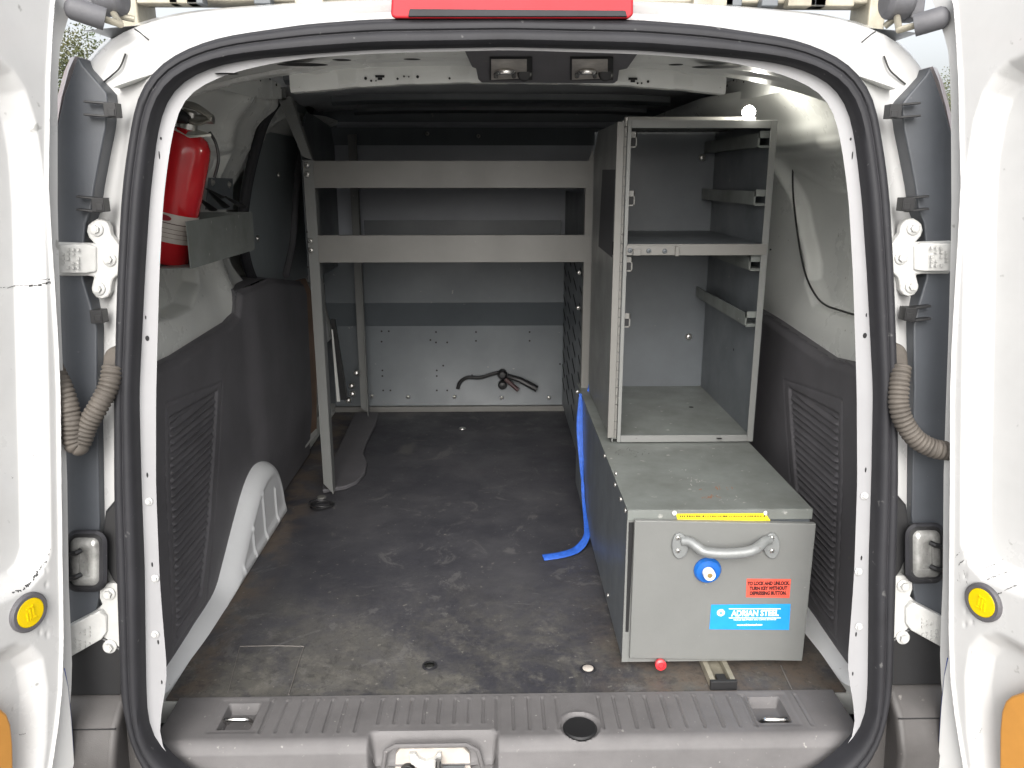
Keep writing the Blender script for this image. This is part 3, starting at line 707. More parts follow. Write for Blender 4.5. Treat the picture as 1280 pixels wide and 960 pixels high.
# small white screws and holes on the flange
for sgn in (-1, 1):
    for px, py in ((186, 627), (194, 723), (194, 793)): bolt(side(PO(px, py, .0105), sgn), (0, -1, .11), .0046, van, m=WHITE)
    for px, py, a, b in ((201, 173, .0013, .0022), (199, 194, .0009, .006), (175.5, 398, .001, .003), (182, 397, .001, .003), (184, 423, .003, .0042), (184, 594, .0012, .0042), (190, 706, .0012, .004), (197.5, 803, .0012, .004), (202, 853, .001, .0035)):
        c = side(PO(px, py, .0105), sgn); m = MB(); m.prism([c + Vector((a * math.cos(t), 0, b * math.sin(t))) for t in np.linspace(0, 2 * math.pi, 13)[:-1]], (0, .001, 0))
        build('flange_hole', m, DARKM, van)

# --- rear doors, swung out about 112 degrees
PHI = R(68)
H0 = PO(72, 200, -.05)
DD = Vector((-math.cos(PHI), -math.sin(PHI), 0)); DN = Vector((math.sin(PHI), -math.cos(PHI), 0))
HB = Vector((H0.x, H0.y, 0))
def PD(px, py, off=0):       # point of the left door's plane as (s, z)
    p = P(px, py, n=DN, d=DN.dot(HB) + off); return ((p - HB).dot(DD), p.z)
edge = [(98, -12), (93, 0), (86, 20), (80, 40), (75, 60), (73, 85), (72, 130), (72, 200), (72, 255), (73, 301), (76, 400), (80, 495), (84, 600), (86, 735), (89, 800), (90, 830), (89, 864), (85, 910), (80, 944), (74, 975)]
step = [(72, -12), (66, 0), (63, 40), (60, 100), (59, 170), (58, 230), (62, 300), (66, 360), (71, 440), (73, 495), (74, 600), (76, 735), (77, 800), (75, 864), (70, 910), (64, 950), (58, 985)]
EZ = np.array([PD(*p, -.016) for p in edge]); SZ = np.array([PD(*p) for p in step])
EZ = EZ[np.argsort(EZ[:, 1])]; SZ = SZ[np.argsort(SZ[:, 1])]
zlo, zhi = EZ[0, 1] - .02, min(EZ[-1, 1], 1.16)
def door(sgn):
    zs = np.linspace(zlo, zhi + .02, 330); us = np.concatenate([np.linspace(0, .2, 110), np.linspace(.2, 1, 50)[1:]])
    W = .56
    E = np.interp(zs, EZ[:, 1], EZ[:, 0]); S_ = np.interp(zs, SZ[:, 1], SZ[:, 0])
    s_ = E[None, :] + us[:, None] * (W - E[None, :]); Zz = np.repeat(zs[None, :], len(us), 0)
    h = np.zeros_like(s_)
    a = s_ - S_[None, :]
    h += .006 * np.exp(-((a + .001) / .0028) ** 2)            # crease along the hinge side
    h -= .016 * sstep(.002, -.010, a)
    rec = [PD(*p) for p in ((-160, 40), (-60, 50), (0, 76), (15, 90), (30, 113), (42, 150), (50, 200), (54, 260), (57, 400), (61, 600), (62, 690), (53, 716), (36, 735), (0, 752), (-60, 775), (-160, 800))]
    rec = rec + [(.5, rec[-1][1]), (.5, rec[0][1])]
    d = sdf(rec, s_, Zz)
    h -= .034 * sstep(.004, -.022 , d)
    low = [PD(*p) for p in ((-160, 900), (-60, 850), (0, 812), (20, 803), (40, 806), (54, 822), (60, 860), (58, 930), (50, 1000), (0, 1040), (-160, 1100))]
    d2 = sdf(low, s_, Zz); h -= .022 * sstep(.002, -.030, d2)
    for px, py in ((58, 712), (58, 731), (58, 754), (58, 775), (50, 790), (59, 793)):
        c = PD(px, py); h -= .0016 * np.exp(-(((s_ - c[0]) ** 2 + (Zz - c[1]) ** 2) / .003 ** 2))
    V = [[side(HB + DD * s_[i, j] + DN * h[i, j] + Vector((0, 0, Zz[i, j])), sgn) for j in range(len(zs))] for i in range(len(us))]
    m = MB(); m.use(DOORW); m.grid(V)
    # edge and outer skin
    inn = [HB + DD * E[j] + DN * float(h[0, j]) + Vector((0, 0, zs[j])) for j in range(len(zs))]
    def row(ds, dn): return [side(HB + DD * (E[j] + ds) + DN * dn + Vector((0, 0, zs[j])), sgn) for j in range(len(zs))]
    m.grid([[side(p, sgn) for p in inn], row(.000, -.030), row(-.004, -.036), row(-.004, -.046)])
    far = [[side(HB + DD * W + DN * t + Vector((0, 0, z)), sgn) for z in zs] for t in (0, -.05)]
    m.use(SKINP); m.grid([row(-.004, -.046), [side(HB + DD * (E[j] + .03) + DN * -.056 + Vector((0, 0, zs[j])), sgn) for j in range(len(zs))], [side(HB + DD * W + DN * -.062 + Vector((0, 0, zs[j])), sgn) for j in range(len(zs))]])
    m.grid(far)
    for j in (0, -1): m.poly([V[i][j] for i in range(0, len(us), 4)] + [V[-1][j], side(HB + DD * W + DN * -.062 + Vector((0, 0, zs[j])), sgn), side(HB + DD * (E[j] - .004) + DN * -.046 + Vector((0, 0, zs[j])), sgn)])
    o = build('rear_door', m, DOORW, van, angle=50)
    def D3(px, py, dn=0): s0, z0 = PD(px, py); return side(HB + DD * s0 + DN * dn + Vector((0, 0, z0)), sgn)
    nrm = DN if sgn < 0 else Vector((-DN.x, DN.y, 0))
    # yellow disc
    c = D3(34.5, 765, .001)
    m = MB(); m.lathe(c, nrm, [(.0285, -.004), (.0285, .003), (.026, .0055), (.0215, .0055), (.0212, .003)], 40); pl = build('plug_ring', m, PLAST, o)
    m = MB(); m.lathe(c, nrm, [(.0212, .0), (.0212, .0045), (.0200, .0055), (.0001, .0058)], 40)
    # embossed symbol
    u = (DD if sgn < 0 else Vector((-DD.x, DD.y, 0)))
    for a, b, l1, l2 in ((-.004, .003, .001, .008), (.001, -.001, .001, .010), (.006, -.004, .001, .006), (0, .008, .006, .001), (-.002, -.009, .005, .001)):
        m.obox(c + u * a + Vector((0, 0, b)) + nrm * .006, u * l1, nrm * .0006, (0, 0, l2))
    build('yellow_plug', m, YELLOW, pl)
    # amber moulding at the bottom
    ap = [(-60, 870), (-20, 880), (0, 886), (7, 892), (12, 905), (14.5, 930), (15, 960), (15, 1010), (-60, 1060)]
    m = MB(); m.prism([D3(x, y, -.022) for x, y in ap], nrm * .026); build('amber_reflector', m, AMBER, o, bevel=.004, seg=3)
    # outer skin lip low down with its blue film
    lp = [(88, 838), (93, 860), (97, 900), (101, 960), (104, 1010), (70, 1010), (70, 850)]
    m = MB(); m.prism([D3(x, y, -.012) for x, y in lp], nrm * -.010); build('skin_lip', m, SKINP, o, bevel=.002)
    m = MB(); m.tube([D3(x + 1.2, y, -.018) for x, y in ((89, 838), (93, 860), (97, 900), (101, 960), (104, 1010))], .0022, 8); build('blue_film', m, BLUEG, o)
    # scuffs
    m = MB(); rnd = random.Random(3 if sgn < 0 else 8)
    strokes = [((18, 741), (28, 737), 2.4), ((30, 737), (41, 727), 2.8), ((42, 726), (51, 714), 2.4), ((52, 712), (60, 698), 2.2), ((61, 694), (64, 684), 1.6), ((0, 367), (6, 368), 1.5), ((12, 363), (16, 362), 1.2), ((31, 361), (48, 357), 1.6), ((48, 357), (64, 351), 3.2), ((54, 350), (64, 347), 1.2), ((20, 362), (30, 359), .8), ((52, 571), (57, 571), .9), ((53, 571), (54, 579), 1), ((72, 570), (76, 570), 1.2),
               ((20, 918), (32, 917), 1), ((36, 600), (38, 601), 1)] if sgn < 0 else [((70, 706), (64, 700), .9), ((66, 716), (58, 709), 1.2), ((60, 723), (55, 742), 1.1), ((55, 742), (50, 748), 1), ((66, 726), (64, 742), .9), ((70, 735), (64, 738), .7), ((60, 700), (58, 695), .8), ((30, 715), (42, 725), .8), ((20, 730), (34, 737), .8), ((12, 752), (24, 757), 1.0), ((0, 745), (10, 751), .8), ((38, 926), (41, 931), 1.4), ((46, 938), (48, 941), 1)]
    for a, b, wv in strokes:
        n = 7
        for k in range(n):
            t0, t1 = k / n, (k + .9) / n; f = lambda t: (a[0] + (b[0] - a[0]) * t, a[1] + (b[1] - a[1]) * t)
            if rnd.random() < .2: continue
            wv *= (1.0 if k else (1.7 if sgn > 0 else 1.0)); j = rnd.uniform(-.8, .8); q0, q1 = f(t0), f(t1); wd = wv * rnd.uniform(.3, 1)
            hh = lambda x, y: D3(x, y, dn(x, y))
            def dn(x, y): s0, z0 = PD(x, y); S0 = np.array([[s0]]); Z0 = np.array([[z0]]); return float(-.034 * sstep(.004, -.022, sdf(rec, S0, Z0))[0, 0]) + .0006
            m.poly([hh(q0[0], q0[1] + j), hh(q1[0], q1[1] + j), hh(q1[0], q1[1] + j + wd), hh(q0[0], q0[1] + j + wd)])
    build('scuff_mark', m, SCUFF, o)
    return o
for sgn in (-1, 1): door(sgn)
# lower arc of black chips around the recess on the left door
# --- brake lamp on the roof edge
m = MB(); bl = [(490, -14), (488, 20), (494, 23), (786, 23), (792, 19), (792, -14)]
m.prism([PO(x, y, -.02) for x, y in bl], (0, .10, .01)); br = build('brake_lamp', m, REDLENS, van, bevel=.004)
m = MB(); m.prism([PO(x, y, -.024) for x, y in ((512, 11), (782, 13), (784, 20.5), (510, 20.5))], (0, .01, 0)); build('lamp_strip', m, RUBBER, br, bevel=.001)

# ================================================================== ROOF RACK
rk = thing('ladder_rack', (XC, 1.45, 1.2), 'weathered ladder rack on the van roof with grey rubber grips', 'roof rack')
m = MB(); a = P(166, 2, Y=1.50); b = P(1094, 2, Y=1.50)
m.box((a.x, 1.47, 1.216), (b.x, 1.53, 1.28)); bar = build('crossbar', m, ALU, rk, bevel=.004)
for px in (200, 246, 330, 388, 890, 960, 1020, 1040, 232, 1000, 915):
    c = P(px, 8, Y=1.46); m = MB(); hw = .014 + .010 * ((px * 7) % 3); m.box((c.x - hw, 1.450, 1.208), (c.x + hw, 1.476, 1.232)); build('clamp', m, ALU if px % 3 else STEELD, bar, bevel=.002)
for s_, cx, cy in ((-1, 139, 0), (1, 1122, 4)):
    cc = P(cx, cy, Y=1.30); m = MB()
    rx, rz = .036, .030
    m.lathe(cc + Vector((-.022, 0, .004)), (1, 0, 0), [(.002, 0), (.020, .001), (.027, .007), (.027, .036), (.020, .043), (.002, .044)], 24)
    m.obox(cc + Vector((s_ * .028, .01, .004)), (.010, 0, 0), (0, .02, 0), (0, 0, .027)); pad = build('clamp_pad', m, GRIP, rk, bevel=.003)
    m = MB(); p0, p1 = (P(84, 8, Y=1.22), P(131, 24, Y=1.24)) if s_ < 0 else (P(1184, 20, Y=1.22), P(1143, 32, Y=1.24))
    d_ = (p1 - p0).normalized(); m.lathe(p0, d_, [(.004, -.004), (.012, .0), (.0155, .006), (.0155, (p1 - p0).length), (.0001, (p1 - p0).length + .001)], 24); build('rubber_grip', m, GRIP, rk)
    m = MB(); m.tube([p1, p1 + d_ * .02, cc + Vector((0, 0, -.015))], .005, 10); build('grip_stem', m, ALU, rk); m = MB(); m.tube([cc + Vector((0, 0, -.02)), P(168 if s_ < 0 else 1106, 24 if s_ < 0 else 33, Y=1.31)], .005, 10); build('grip_stem', m, ALU, rk)
m = MB()
for px in (158, 1108): c = P(px, 30, Y=1.46); m.box((c.x - .012, 1.44, 1.17), (c.x + .012, 1.52, 1.225))
for sgn in (-1, 1): m = MB(); c = side((-.61, 1.5, 1.2), sgn); m.box((c.x - .015, 1.46, 1.05), (c.x + .015, 1.54, 1.25)); build('rack_foot', m, ALU, rk, bevel=.004)

# ================================================================== FLOOR MAT
ML = Vector((0, 1.29, 0)); m = MB()
pts = [(-.612, 1.293), (-.612, 2.10), (-.66, 2.16), (-.66, 3.16), (.70, 3.16), (.70, 2.2), (.652, 2.1), (.652, 1.293)]
m.prism([(x, y, 0) for x, y in pts], (0, 0, -.005))
mt = build('floor_mat', m, MAT, None, loc=ML, bevel=.001)
tag(mt, 'worn black rubber mat covering the cargo floor, dirty brown near the sill', 'floor mat')
m = MB()
def fl(px, py, z=.0012): return P(px, py, Z=z)
def seam(pts, r=.0011): m.tube([fl(*p) for p in pts], r, 6)
seam([(300, 808), (345, 807), (380, 808), (372, 832), (361, 868)]); seam([(976, 832), (990, 862)], .0016); seam([(285, 866), (300, 808)], .0008)
build('seam', m, mat('grey_seam', (.14, .13, .12), .7), mt)
for px, py, mm in ((537, 833, CHROME), (735, 837, LABELW)):
    c = fl(px, py, .0005); m = MB(); m.use(RUBBER); m.ring(c, (0, 0, 1), .010, .0145, .003); m.use(mm); m.lathe(c, (0, 0, 1), [(.011, .0), (.0105, .004), (.006, .006), (.0001, .0062)], 20)
    build('floor_bolt', m, mm, mt)
for px, py in ((462, 529), (578, 536), (402, 622)):
    c = fl(px, py, .002); m = MB(); m.lathe(c, (0, 0, 1), [(.014, 0), (.012, .004), (.0001, .005)], 16); build('floor_bolt', m, ZINC if px != 402 else STEELS, mt)
# raised step cover beside the shelf feet
m = MB(); m.prism([P(x, y, Z=.016) for x, y in ((404, 598), (403, 612), (432, 607), (446, 601), (456, 590), (459, 577), (454, 566), (458, 552), (470, 528), (473, 515), (444, 515), (425, 555))], (0, 0, -.014))
sc_ = build('step_cover', m, PLAST, None, loc=P(430, 600, Z=.002), bevel=.004); tag(sc_, 'low dark plastic cover with a wavy edge on the floor between the shelf legs', 'floor cover')
c = P(402, 634, Z=.004)
m = MB(); pth = []
for k in range(90):
    a = k / 90 * 2 * math.pi * 2.6; pth.append(c + Vector((.032 * math.cos(a) * (1 - .1 * math.sin(a * .7)), .026 * math.sin(a), .004 + .003 * math.sin(a * 1.3) + k * .0001)))
m.tube(pth, .0028, 8); co = build('coiled_cord', m, BLACKP, None, loc=c); tag(co, 'small coil of black cord on the floor at the foot of the near left post', 'cord')

# ================================================================== BULKHEAD
BL = Vector((XC, 3.16, 0))
bk = thing('bulkhead', BL, 'grey steel bulkhead closing off the front of the cargo area behind the shelves', 'partition')
m = MB(); prf = [(3.17, .002), (3.165, .02), (3.17, .03), (3.17, .352), (3.09, .458), (3.09, .640), (3.14, .66), (3.14, 1.02), (3.08, 1.12), (3.08, 1.18), (3.25, 1.18), (3.25, .002)]
m.use(BULK); m.prism([(-.66, y, z) for y, z in prf], (1.36, 0, 0))
m.use(DARKM)
for px, py in ((477, 414), (486, 414), (477, 427), (545, 415), (545, 428), (559, 428), (538, 425), (478, 463), (478, 470), (546, 463), (546, 470), (554, 457), (479, 488), (488, 488), (546, 488), (559, 488), (595, 415), (595, 426), (662, 415), (662, 426), (590, 469), (700, 455)):
    m.cyl(P(px, py, Y=3.1695), (0, -1, 0), .0038, .0006, 10)
build('partition_panel', m, BULK, bk)
m = MB(); m.box((-.60, 3.125, .67), (.64, 3.138, 1.07)); m.prism([(-.58, 3.076, 1.115), (-.58, 3.134, 1.075), (-.58, 3.138, 1.08), (-.58, 3.078, 1.125)], (1.2, 0, 0)); build('upper_panel', m, mat('upper_panel_lightened', (.36, .38, .42), .45, noise=.15, nscale=4), bk)  # upper bulkhead sheet, colour lightened to lift it out of the roof's shade
m = MB(); m.box((-.66, 3.145, .0), (.70, 3.168, .022)); build('bottom_angle', m, STEELS, bk, bevel=.002)
for px, py in ((465, 495), (510, 496), (568, 496), (627, 497), (686, 497)): bolt(P(px, py, Y=3.168), (0, -1, 0), .0085, bk, 'pan')
for px, py in ((540, 140), (603, 137), (657, 137), (721, 140), (534, 167), (598, 170)): bolt(P(px, py, Y=3.078), (0, -1, 0), .008, bk, 'pan')
# cable hanging at the bulkhead
c = P(628, 480, Y=3.15)
cb = thing('jumper_cable', Vector((c.x, c.y, 0)), 'short black cable with a dark spring clamp lying against the lower bulkhead', 'cable')
m = MB(); m.tube(spline([P(x, y, Y=3.145) for x, y in ((572, 486), (575, 478), (584, 472), (600, 472), (614, 468), (626, 465))], 40), .0075, 10); build('cable', m, BLACKP, cb)
m = MB(); m.lathe(P(628, 467, Y=3.15), (0, -1, 0), [(.020, 0), (.020, .02), (.012, .03), (.0001, .031)], 16); m.lathe(P(628, 480, Y=3.15), (0, -1, 0), [(.018, 0), (.018, .02), (.012, .028), (.0001, .03)], 16); build('clamp_pivot', m, BLACKP, cb)
m = MB(); m.tube([P(634, 470, Y=3.14), P(650, 475, Y=3.12), P(671, 486, Y=3.12)], [.010, .012, .014], 10); build('clamp_handle', m, BLACKP, cb)
m = MB(); m.tube([P(632, 474, Y=3.13), P(648, 488, Y=3.11)], .009, 8); build('clamp_handle', m, mat('brown_red_rubber', (.06, .03, .03), .6), cb)

# ================================================================== SHELF UNIT
YS = 2.245
XL, XR = P(384, 205, Y=YS).x, P(736, 300, Y=YS).x
sh = thing('shelf_unit', (XL, YS, 0), 'grey steel shelving with two lipped shelves across the van in front of the bulkhead', 'shelves')
m = MB()
ztop = P(384, 200, Y=YS).z
foot = P(405, 612, Y=YS)
m.prism([(XL - .012, YS, ztop), (XL + .016, YS, ztop), (XL + .016, YS, .05), (XL + .018, YS, .012), (XL - .010, YS, .045)], (0, .003, 0))
m.prism([(XL + .0135, YS + .004, ztop), (XL + .0135, YS + .040, ztop), (XL + .0135, YS + .040, .02), (XL + .0135, YS + .004, .01)], (.003, 0, 0))
up = build('upright', m, STEEL, sh)
m = MB(); top = P(350, 120, Y=YS); 
m.prism([(XL - .012, YS - .002, ztop + .01), (XL + .014, YS - .002, ztop - .0), (top.x + .026, YS - .002, top.z + 0), (top.x - .004, YS - .002, top.z - .01)], (0, .003, 0))
m.prism([(XL + .012, YS + .002, ztop), (top.x + .024, YS + .002, top.z), (top.x + .024, YS + .028, top.z), (XL + .012, YS + .028, ztop)], (.002, 0, 0))
m.box((top.x - .002, YS - .002, top.z - .01), (top.x + .016, YS + .002, top.z + .05)); build('roof_brace', m, STEEL, sh)
m = MB()
rx = P(451, 400, Y=3.04).x
m.prism([(rx - .016, 3.04, 1.08), (rx + .012, 3.04, 1.08), (rx + .012, 3.04, .03), (rx - .016, 3.04, .05)], (0, .003, 0)); m.prism([(rx + .012, 3.02, 1.08), (rx + .012, 3.05, 1.08), (rx + .012, 3.05, .03), (rx + .012, 3.02, .02)], (.003, 0, 0)); build('upright', m, STEEL, sh)
m = MB(); xr = XR
zt2 = P(735, 188, Y=YS).z; zb2 = P(727, 583, Y=YS).z
m.prism([(xr - .012, YS, zt2 - .05), (xr + .003, YS, zt2 + .003), (xr + .022, YS, zt2 - .05), (xr + .022, YS, zb2 - .03), (xr - .002, YS, zb2), (xr - .012, YS, zb2 + .01)], (0, .003, 0))
m.prism([(xr - .012, YS + .004, zt2 - .06), (xr - .012, YS + .04, zt2 - .06), (xr - .012, YS + .04, zb2), (xr - .012, YS + .004, zb2)], (.003, 0, 0)); build('upright', m, STEELS, sh)
# slotted end panel
m = MB(); m.use(STEELD); m.box((xr + .002, YS + .042, .06), (xr + .005, 3.05, .88)); m.use(DARKM)
for k in range(10):
    z = .15 + k * .055
    for yy in (2.42, 2.62, 2.82, 3.0): m.obox((xr + .001, yy, z), (.0005, 0, 0), (0, .05, .012), (0, -.0008, .004))
build('end_panel', m, STEELD, sh)
for zc0, zc1 in ((P(500, 235, Y=YS).z, P(500, 201, Y=YS).z), (P(500, 328, Y=YS).z, P(500, 294, Y=YS).z)):
    m = MB(); m.box((XL + .016, YS - .003, zc0), (XR + .030, YS - .001, zc1)); m.box((XL + .016, YS - .001, zc1 - .002), (XR + .0, YS + .012, zc1)); m.box((XL + .016, YS - .001, zc0), (XR + 0, YS + .012, zc0 + .002))
    lip = build('shelf_lip', m, STEELS, sh, bevel=.0008)
    m = MB(); m.box((XL + .018, YS, zc1 - .012), (XR - .014, 3.05, zc1 - .009) if False else (XR - .014, 3.05, zc1 - .009)) if False else m.box((XL + .018, YS + .0005, zc0 + .004), (XR - .014, 3.05, zc0 + .006))
    build('shelf', m, STEELD, sh)
    m = MB(); m.box((XL + .018, 3.035, zc0 + .004), (XR - .014, 3.038, zc1 + .0)); build('back_lip', m, STEELD, sh)
for py in (206, 218, 301, 313): bolt(P(383.5 + (py - 206) * .05, py, Y=YS - .004), (0, -1, 0), .0075, sh, 'pan')
for px, py in ((383.5, 290), (385, 334)):
    m = MB(); m.cyl(P(px, py, Y=YS - .0006), (0, -1, 0), .003, .0006, 10); build('punched_hole', m, DARKM, sh)
for px, py in ((724, 341), (723, 385), (722, 490)): bolt(P(px, py, Y=YS - .003), (0, -1, 0), .006, sh, 'pan')
# dark strut and reel of fittings beside the rear post
m = MB(); m.prism([P(x, y, Y=2.9) for x, y in ((413, 400), (418, 400), (434, 500), (426, 500))], (0, .02, 0)); build('rear_strut', m, BLACKP, sh)
m = MB(); m.prism([P(x, y, Y=2.88) for x, y in ((414, 412), (416, 412), (425, 502), (421, 502))], (0, .004, 0)); build('strut_edge', m, WHITEIN, sh)
m = MB(); 
for k, (px, py) in enumerate(((446, 466), (440, 482), (441, 492), (436, 500))): m.lathe(P(px, py, Y=3.0), (0, -1, .2), [(.012, 0), (.012, .01), (.006, .02), (.0001, .021)], 10)
build('fitting', m, ZINC, sh)

# ================================================================== CABINET
CX0, CX1 = .264, .590; CY0, CY1 = 1.744, 2.217; CZ0, CZ1 = .340, 1.045
cbn = thing('storage_cabinet', ((CX0 + CX1) / 2, CY0, CZ0), 'tall open grey steel cabinet standing on the lockable drawer box', 'cabinet')
t = .0025; CXT = .010
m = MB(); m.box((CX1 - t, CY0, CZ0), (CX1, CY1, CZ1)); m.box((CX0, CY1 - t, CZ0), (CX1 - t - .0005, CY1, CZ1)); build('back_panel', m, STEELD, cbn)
# left side panel with chamfered top rear corner
m = MB(); m.prism([(CX0, CY0, CZ0 + .001), (CX0, CY1 - t - .001, CZ0 + .001), (CX0, CY1 - t - .001, CZ1 - .05), (CX0, CY1 - .08, CZ1 - .001), (CX0, CY0, CZ1 - .001)], (t, 0, 0)); sp = build('side_panel', m, STEEL, cbn)
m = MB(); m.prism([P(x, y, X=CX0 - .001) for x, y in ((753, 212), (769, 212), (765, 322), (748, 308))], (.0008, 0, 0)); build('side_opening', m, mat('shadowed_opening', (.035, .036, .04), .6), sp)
m = MB(); m.prism([P(x, y, X=CX0 - .0022) for x, y in ((765.5, 303), (768, 301), (767, 319), (764.6, 318))], (.0008, 0, 0)); build('slot', m, DARKM, sp)
m = MB(); m.box((CX0 + t, CY0 + .001, CZ1 - t), (CX1 - t, CY1 - .08, CZ1)); build('top_panel', m, STEELS, cbn)
m = MB(); m.use(STEELTOP); m.box((CX0 + t + .0004, CY0 + .003, CZ0 + .006), (CX1 - t - .0004, CY1 - t - .0005, CZ0 + .009)); m.use(DARKM)
for px, py in ((774, 507), (864, 509), (795, 547), (899, 548)): m.cyl(P(px, py, Z=CZ0 + .0092), (0, 0, 1), .006, .0006, 14)
build('bottom_panel', m, STEELTOP, cbn)
# face frame
m = MB(); fw = .014
m.box((CX0 + .012, CY0 - .003, CZ0), (CX0 + .012 + .008, CY0 - .0005, CZ1)); m.box((CX1 - fw, CY0 - .003, CZ0), (CX1, CY0 - .0005, CZ1))
m.box((CX0 + .0202, CY0 - .003, CZ1 - .016), (CX1 - fw - .0002, CY0 - .0005, CZ1)); m.box((CX0 + .0202, CY0 - .003, CZ0), (CX1 - fw - .0002, CY0 - .0005, CZ0 + .016))
build('face_frame', m, STEEL, cbn, bevel=.0006)
m = MB(); m.box((CX0 - .010, CY0 - .006, CZ0 + .012), (CX0 + .004, CY0 - .001, CZ1 - .004)); 
z = CZ0 + .012
while z < CZ1 - .01:
    m.cyl((CX0 + .0072, CY0 - .0045, z), (0, 0, 1), .0030, .0185, 10); z += .020
build('piano_hinge', m, STEELS, cbn)
z1 = P(850, 305, Y=CY0).z; z0 = P(850, 319, Y=CY0).z
m = MB(); m.box((CX0 + .0205, CY0 - .0045, z0), (CX1 - .003, CY0 - .002, z1)); ms = build('shelf_rail', m, STEELS, cbn, bevel=.0006)
m = MB(); m.box((CX0 + .021, CY0 + .001, z1 - .004), (CX1 - t - .0005, CY1 - t - .001, z1 - .0015)); build('shelf', m, STEELD, cbn)
# latch plate on the rail
m = MB(); a = P(783, 307, Y=CY0 - .008); b = P(848, 319, Y=CY0 - .008)
m.box((a.x, CY0 - .0075, b.z), (b.x - .004, CY0 - .005, a.z)); m.box((b.x - .008, CY0 - .014, b.z - .002), (b.x, CY0 - .005, a.z - .001)); c = P(797, 314, Y=CY0 - .01); m.box((c.x - .010, CY0 - .016, c.z - .009), (c.x + .006, CY0 - .0076, c.z + .005)); lt = build('latch_plate', m, STEELS, ms, bevel=.001)
for px, py in ((787.5, 313), (811, 313.5), (831, 314)): bolt(P(px, py, Y=CY0 - .0085), (0, -1, 0), .0052, ms, 'pan', m=STEELD)
for px, py in ((777, 313), (963, 312)):
    m = MB(); m.cyl(P(px, py, Y=CY0 - .0045), (0, -1, 0), .0022, .0004, 10); build('punched_hole', m, DARKM, cbn)
for zz in (1.006, .886, .746, .622):
    m = MB(); xa = CX1 - t - .001
    m.box((xa - .030, CY0 + .016, zz - .014), (xa - .0275, CY1 - .01, zz + .014)); m.box((xa - .0275, CY0 + .016, zz - .0135), (xa, CY1 - .01, zz - .011))
    m.box((xa - .030, CY0 + .011, zz + .004), (xa, CY0 + .0135, zz + .018)); m.box((xa - .030, CY0 + .011, zz - .016), (xa, CY0 + .0135, zz - .0135)); m.box((xa - .030, CY0 + .011, zz - .016), (xa - .0275, CY0 + .0135, zz + .018)); build('drawer_runner', m, STEELTOP, cbn)
    m = MB(); xb = CX0 + .0205
    m.use(STEELS); m.box((xb, CY0 + .004, zz + .004), (xb + .013, CY0 + .0065, zz + .016)); m.box((xb, CY0 + .004, zz - .016), (xb + .013, CY0 + .0065, zz - .013)); m.box((xb + .0105, CY0 + .004, zz - .016), (xb + .013, CY0 + .0065, zz + .016)); m.use(DARKM); m.box((xb, CY0 + .008, zz - .013), (xb + .010, CY0 + .01, zz + .004)); build('runner_end', m, STEELS, cbn)
for px, py in ((878, 197), (861, 421)):
    bolt(P(px, py, Y=CY1 - t - .001), (0, -1, 0), .010, cbn, 'pan')
m = MB()
for px, py in ((917, 437), (946, 460)): m.cyl(P(px, py, X=CX1 - t - .0004), (-1, 0, 0), .003, .0004, 10)
build('punched_hole', m, DARKM, cbn)
for px in (808, 845):
    m = MB(); c = P(px, 141, Y=CY0 + .09); m.lathe(Vector((c.x, c.y, CZ1)), (0, 0, 1), [(.007, 0), (.007, .008), (.004, .010)], 8); build('bolt', m, ZINC, cbn)
m = MB(); m.box((CX0 + .02, CY0 + .05, CZ1 + .0005), (CX1 - .03, CY0 + .06, CZ1 + .010)); build('roof_bracket', m, STEELS, cbn)

# ================================================================== DRAWER BOX
BX0, BX1, BY0, BY1, BZ0, BZ1 = .241, .582, 1.366, 2.30, .022, .337
dbx = thing('drawer_box', ((BX0 + BX1) / 2, BY0, 0), 'low lockable grey steel drawer box with blue lock and handle on the floor', 'drawer box')
m = MB(); m.use(STEELD); m.box((BX0, BY0, BZ0), (BX1, BY1, BZ1 - .004)); cas = build('casing', m, STEELD, dbx, bevel=.0015)
m = MB(); m.box((BX0 - .001, BY0 - .002, BZ1 - .0035), (BX1 + .001, BY1 + .001, BZ1)); m.box((BX0 - .001, BY0 - .0065, BZ1 - .020), (BX1 + .001, BY0 - .002, BZ1)); build('lid', m, STEELTOP, dbx, bevel=.001)
m = MB(); m.box((BX0 - .001, BY0 - .004, BZ0 - .002), (BX0 + .013, BY0 - .0006, BZ1 - .0205)); m.box((BX0 + .0132, BY0 - .004, BZ0 - .002), (BX1 - .01, BY0 - .0006, BZ0 + .012)); build('side_flange', m, STEEL, dbx)
m = MB(); m.prism([P(x, y, Y=BY0 - .0048) for x, y in ((786, 653), (792.5, 653), (785.6, 790), (781.8, 790))], (0, .0005, 0)); build('gap_strip', m, BLACKP, dbx)
# drawer front, leaning very slightly out at the top right
fp = [P(793.5, 650.8, Y=BY0 - .018), P(1020.5, 655, Y=BY0 - .018), P(1003, 826.5, Y=BY0 - .012), P(787, 823, Y=BY0 - .012)]
m = MB(); m.prism(fp, (0, .011, 0)); df = build('drawer_front', m, STEEL, dbx, bevel=.0018, seg=3)
FY = BY0 - .0185
def fy(px, py, o=0):
    t_ = (py - 645) / 180; return P(px, py, Y=BY0 - .018 + .006 * t_ - .0004 - o)
FN = Vector((0, -1, 0)); 
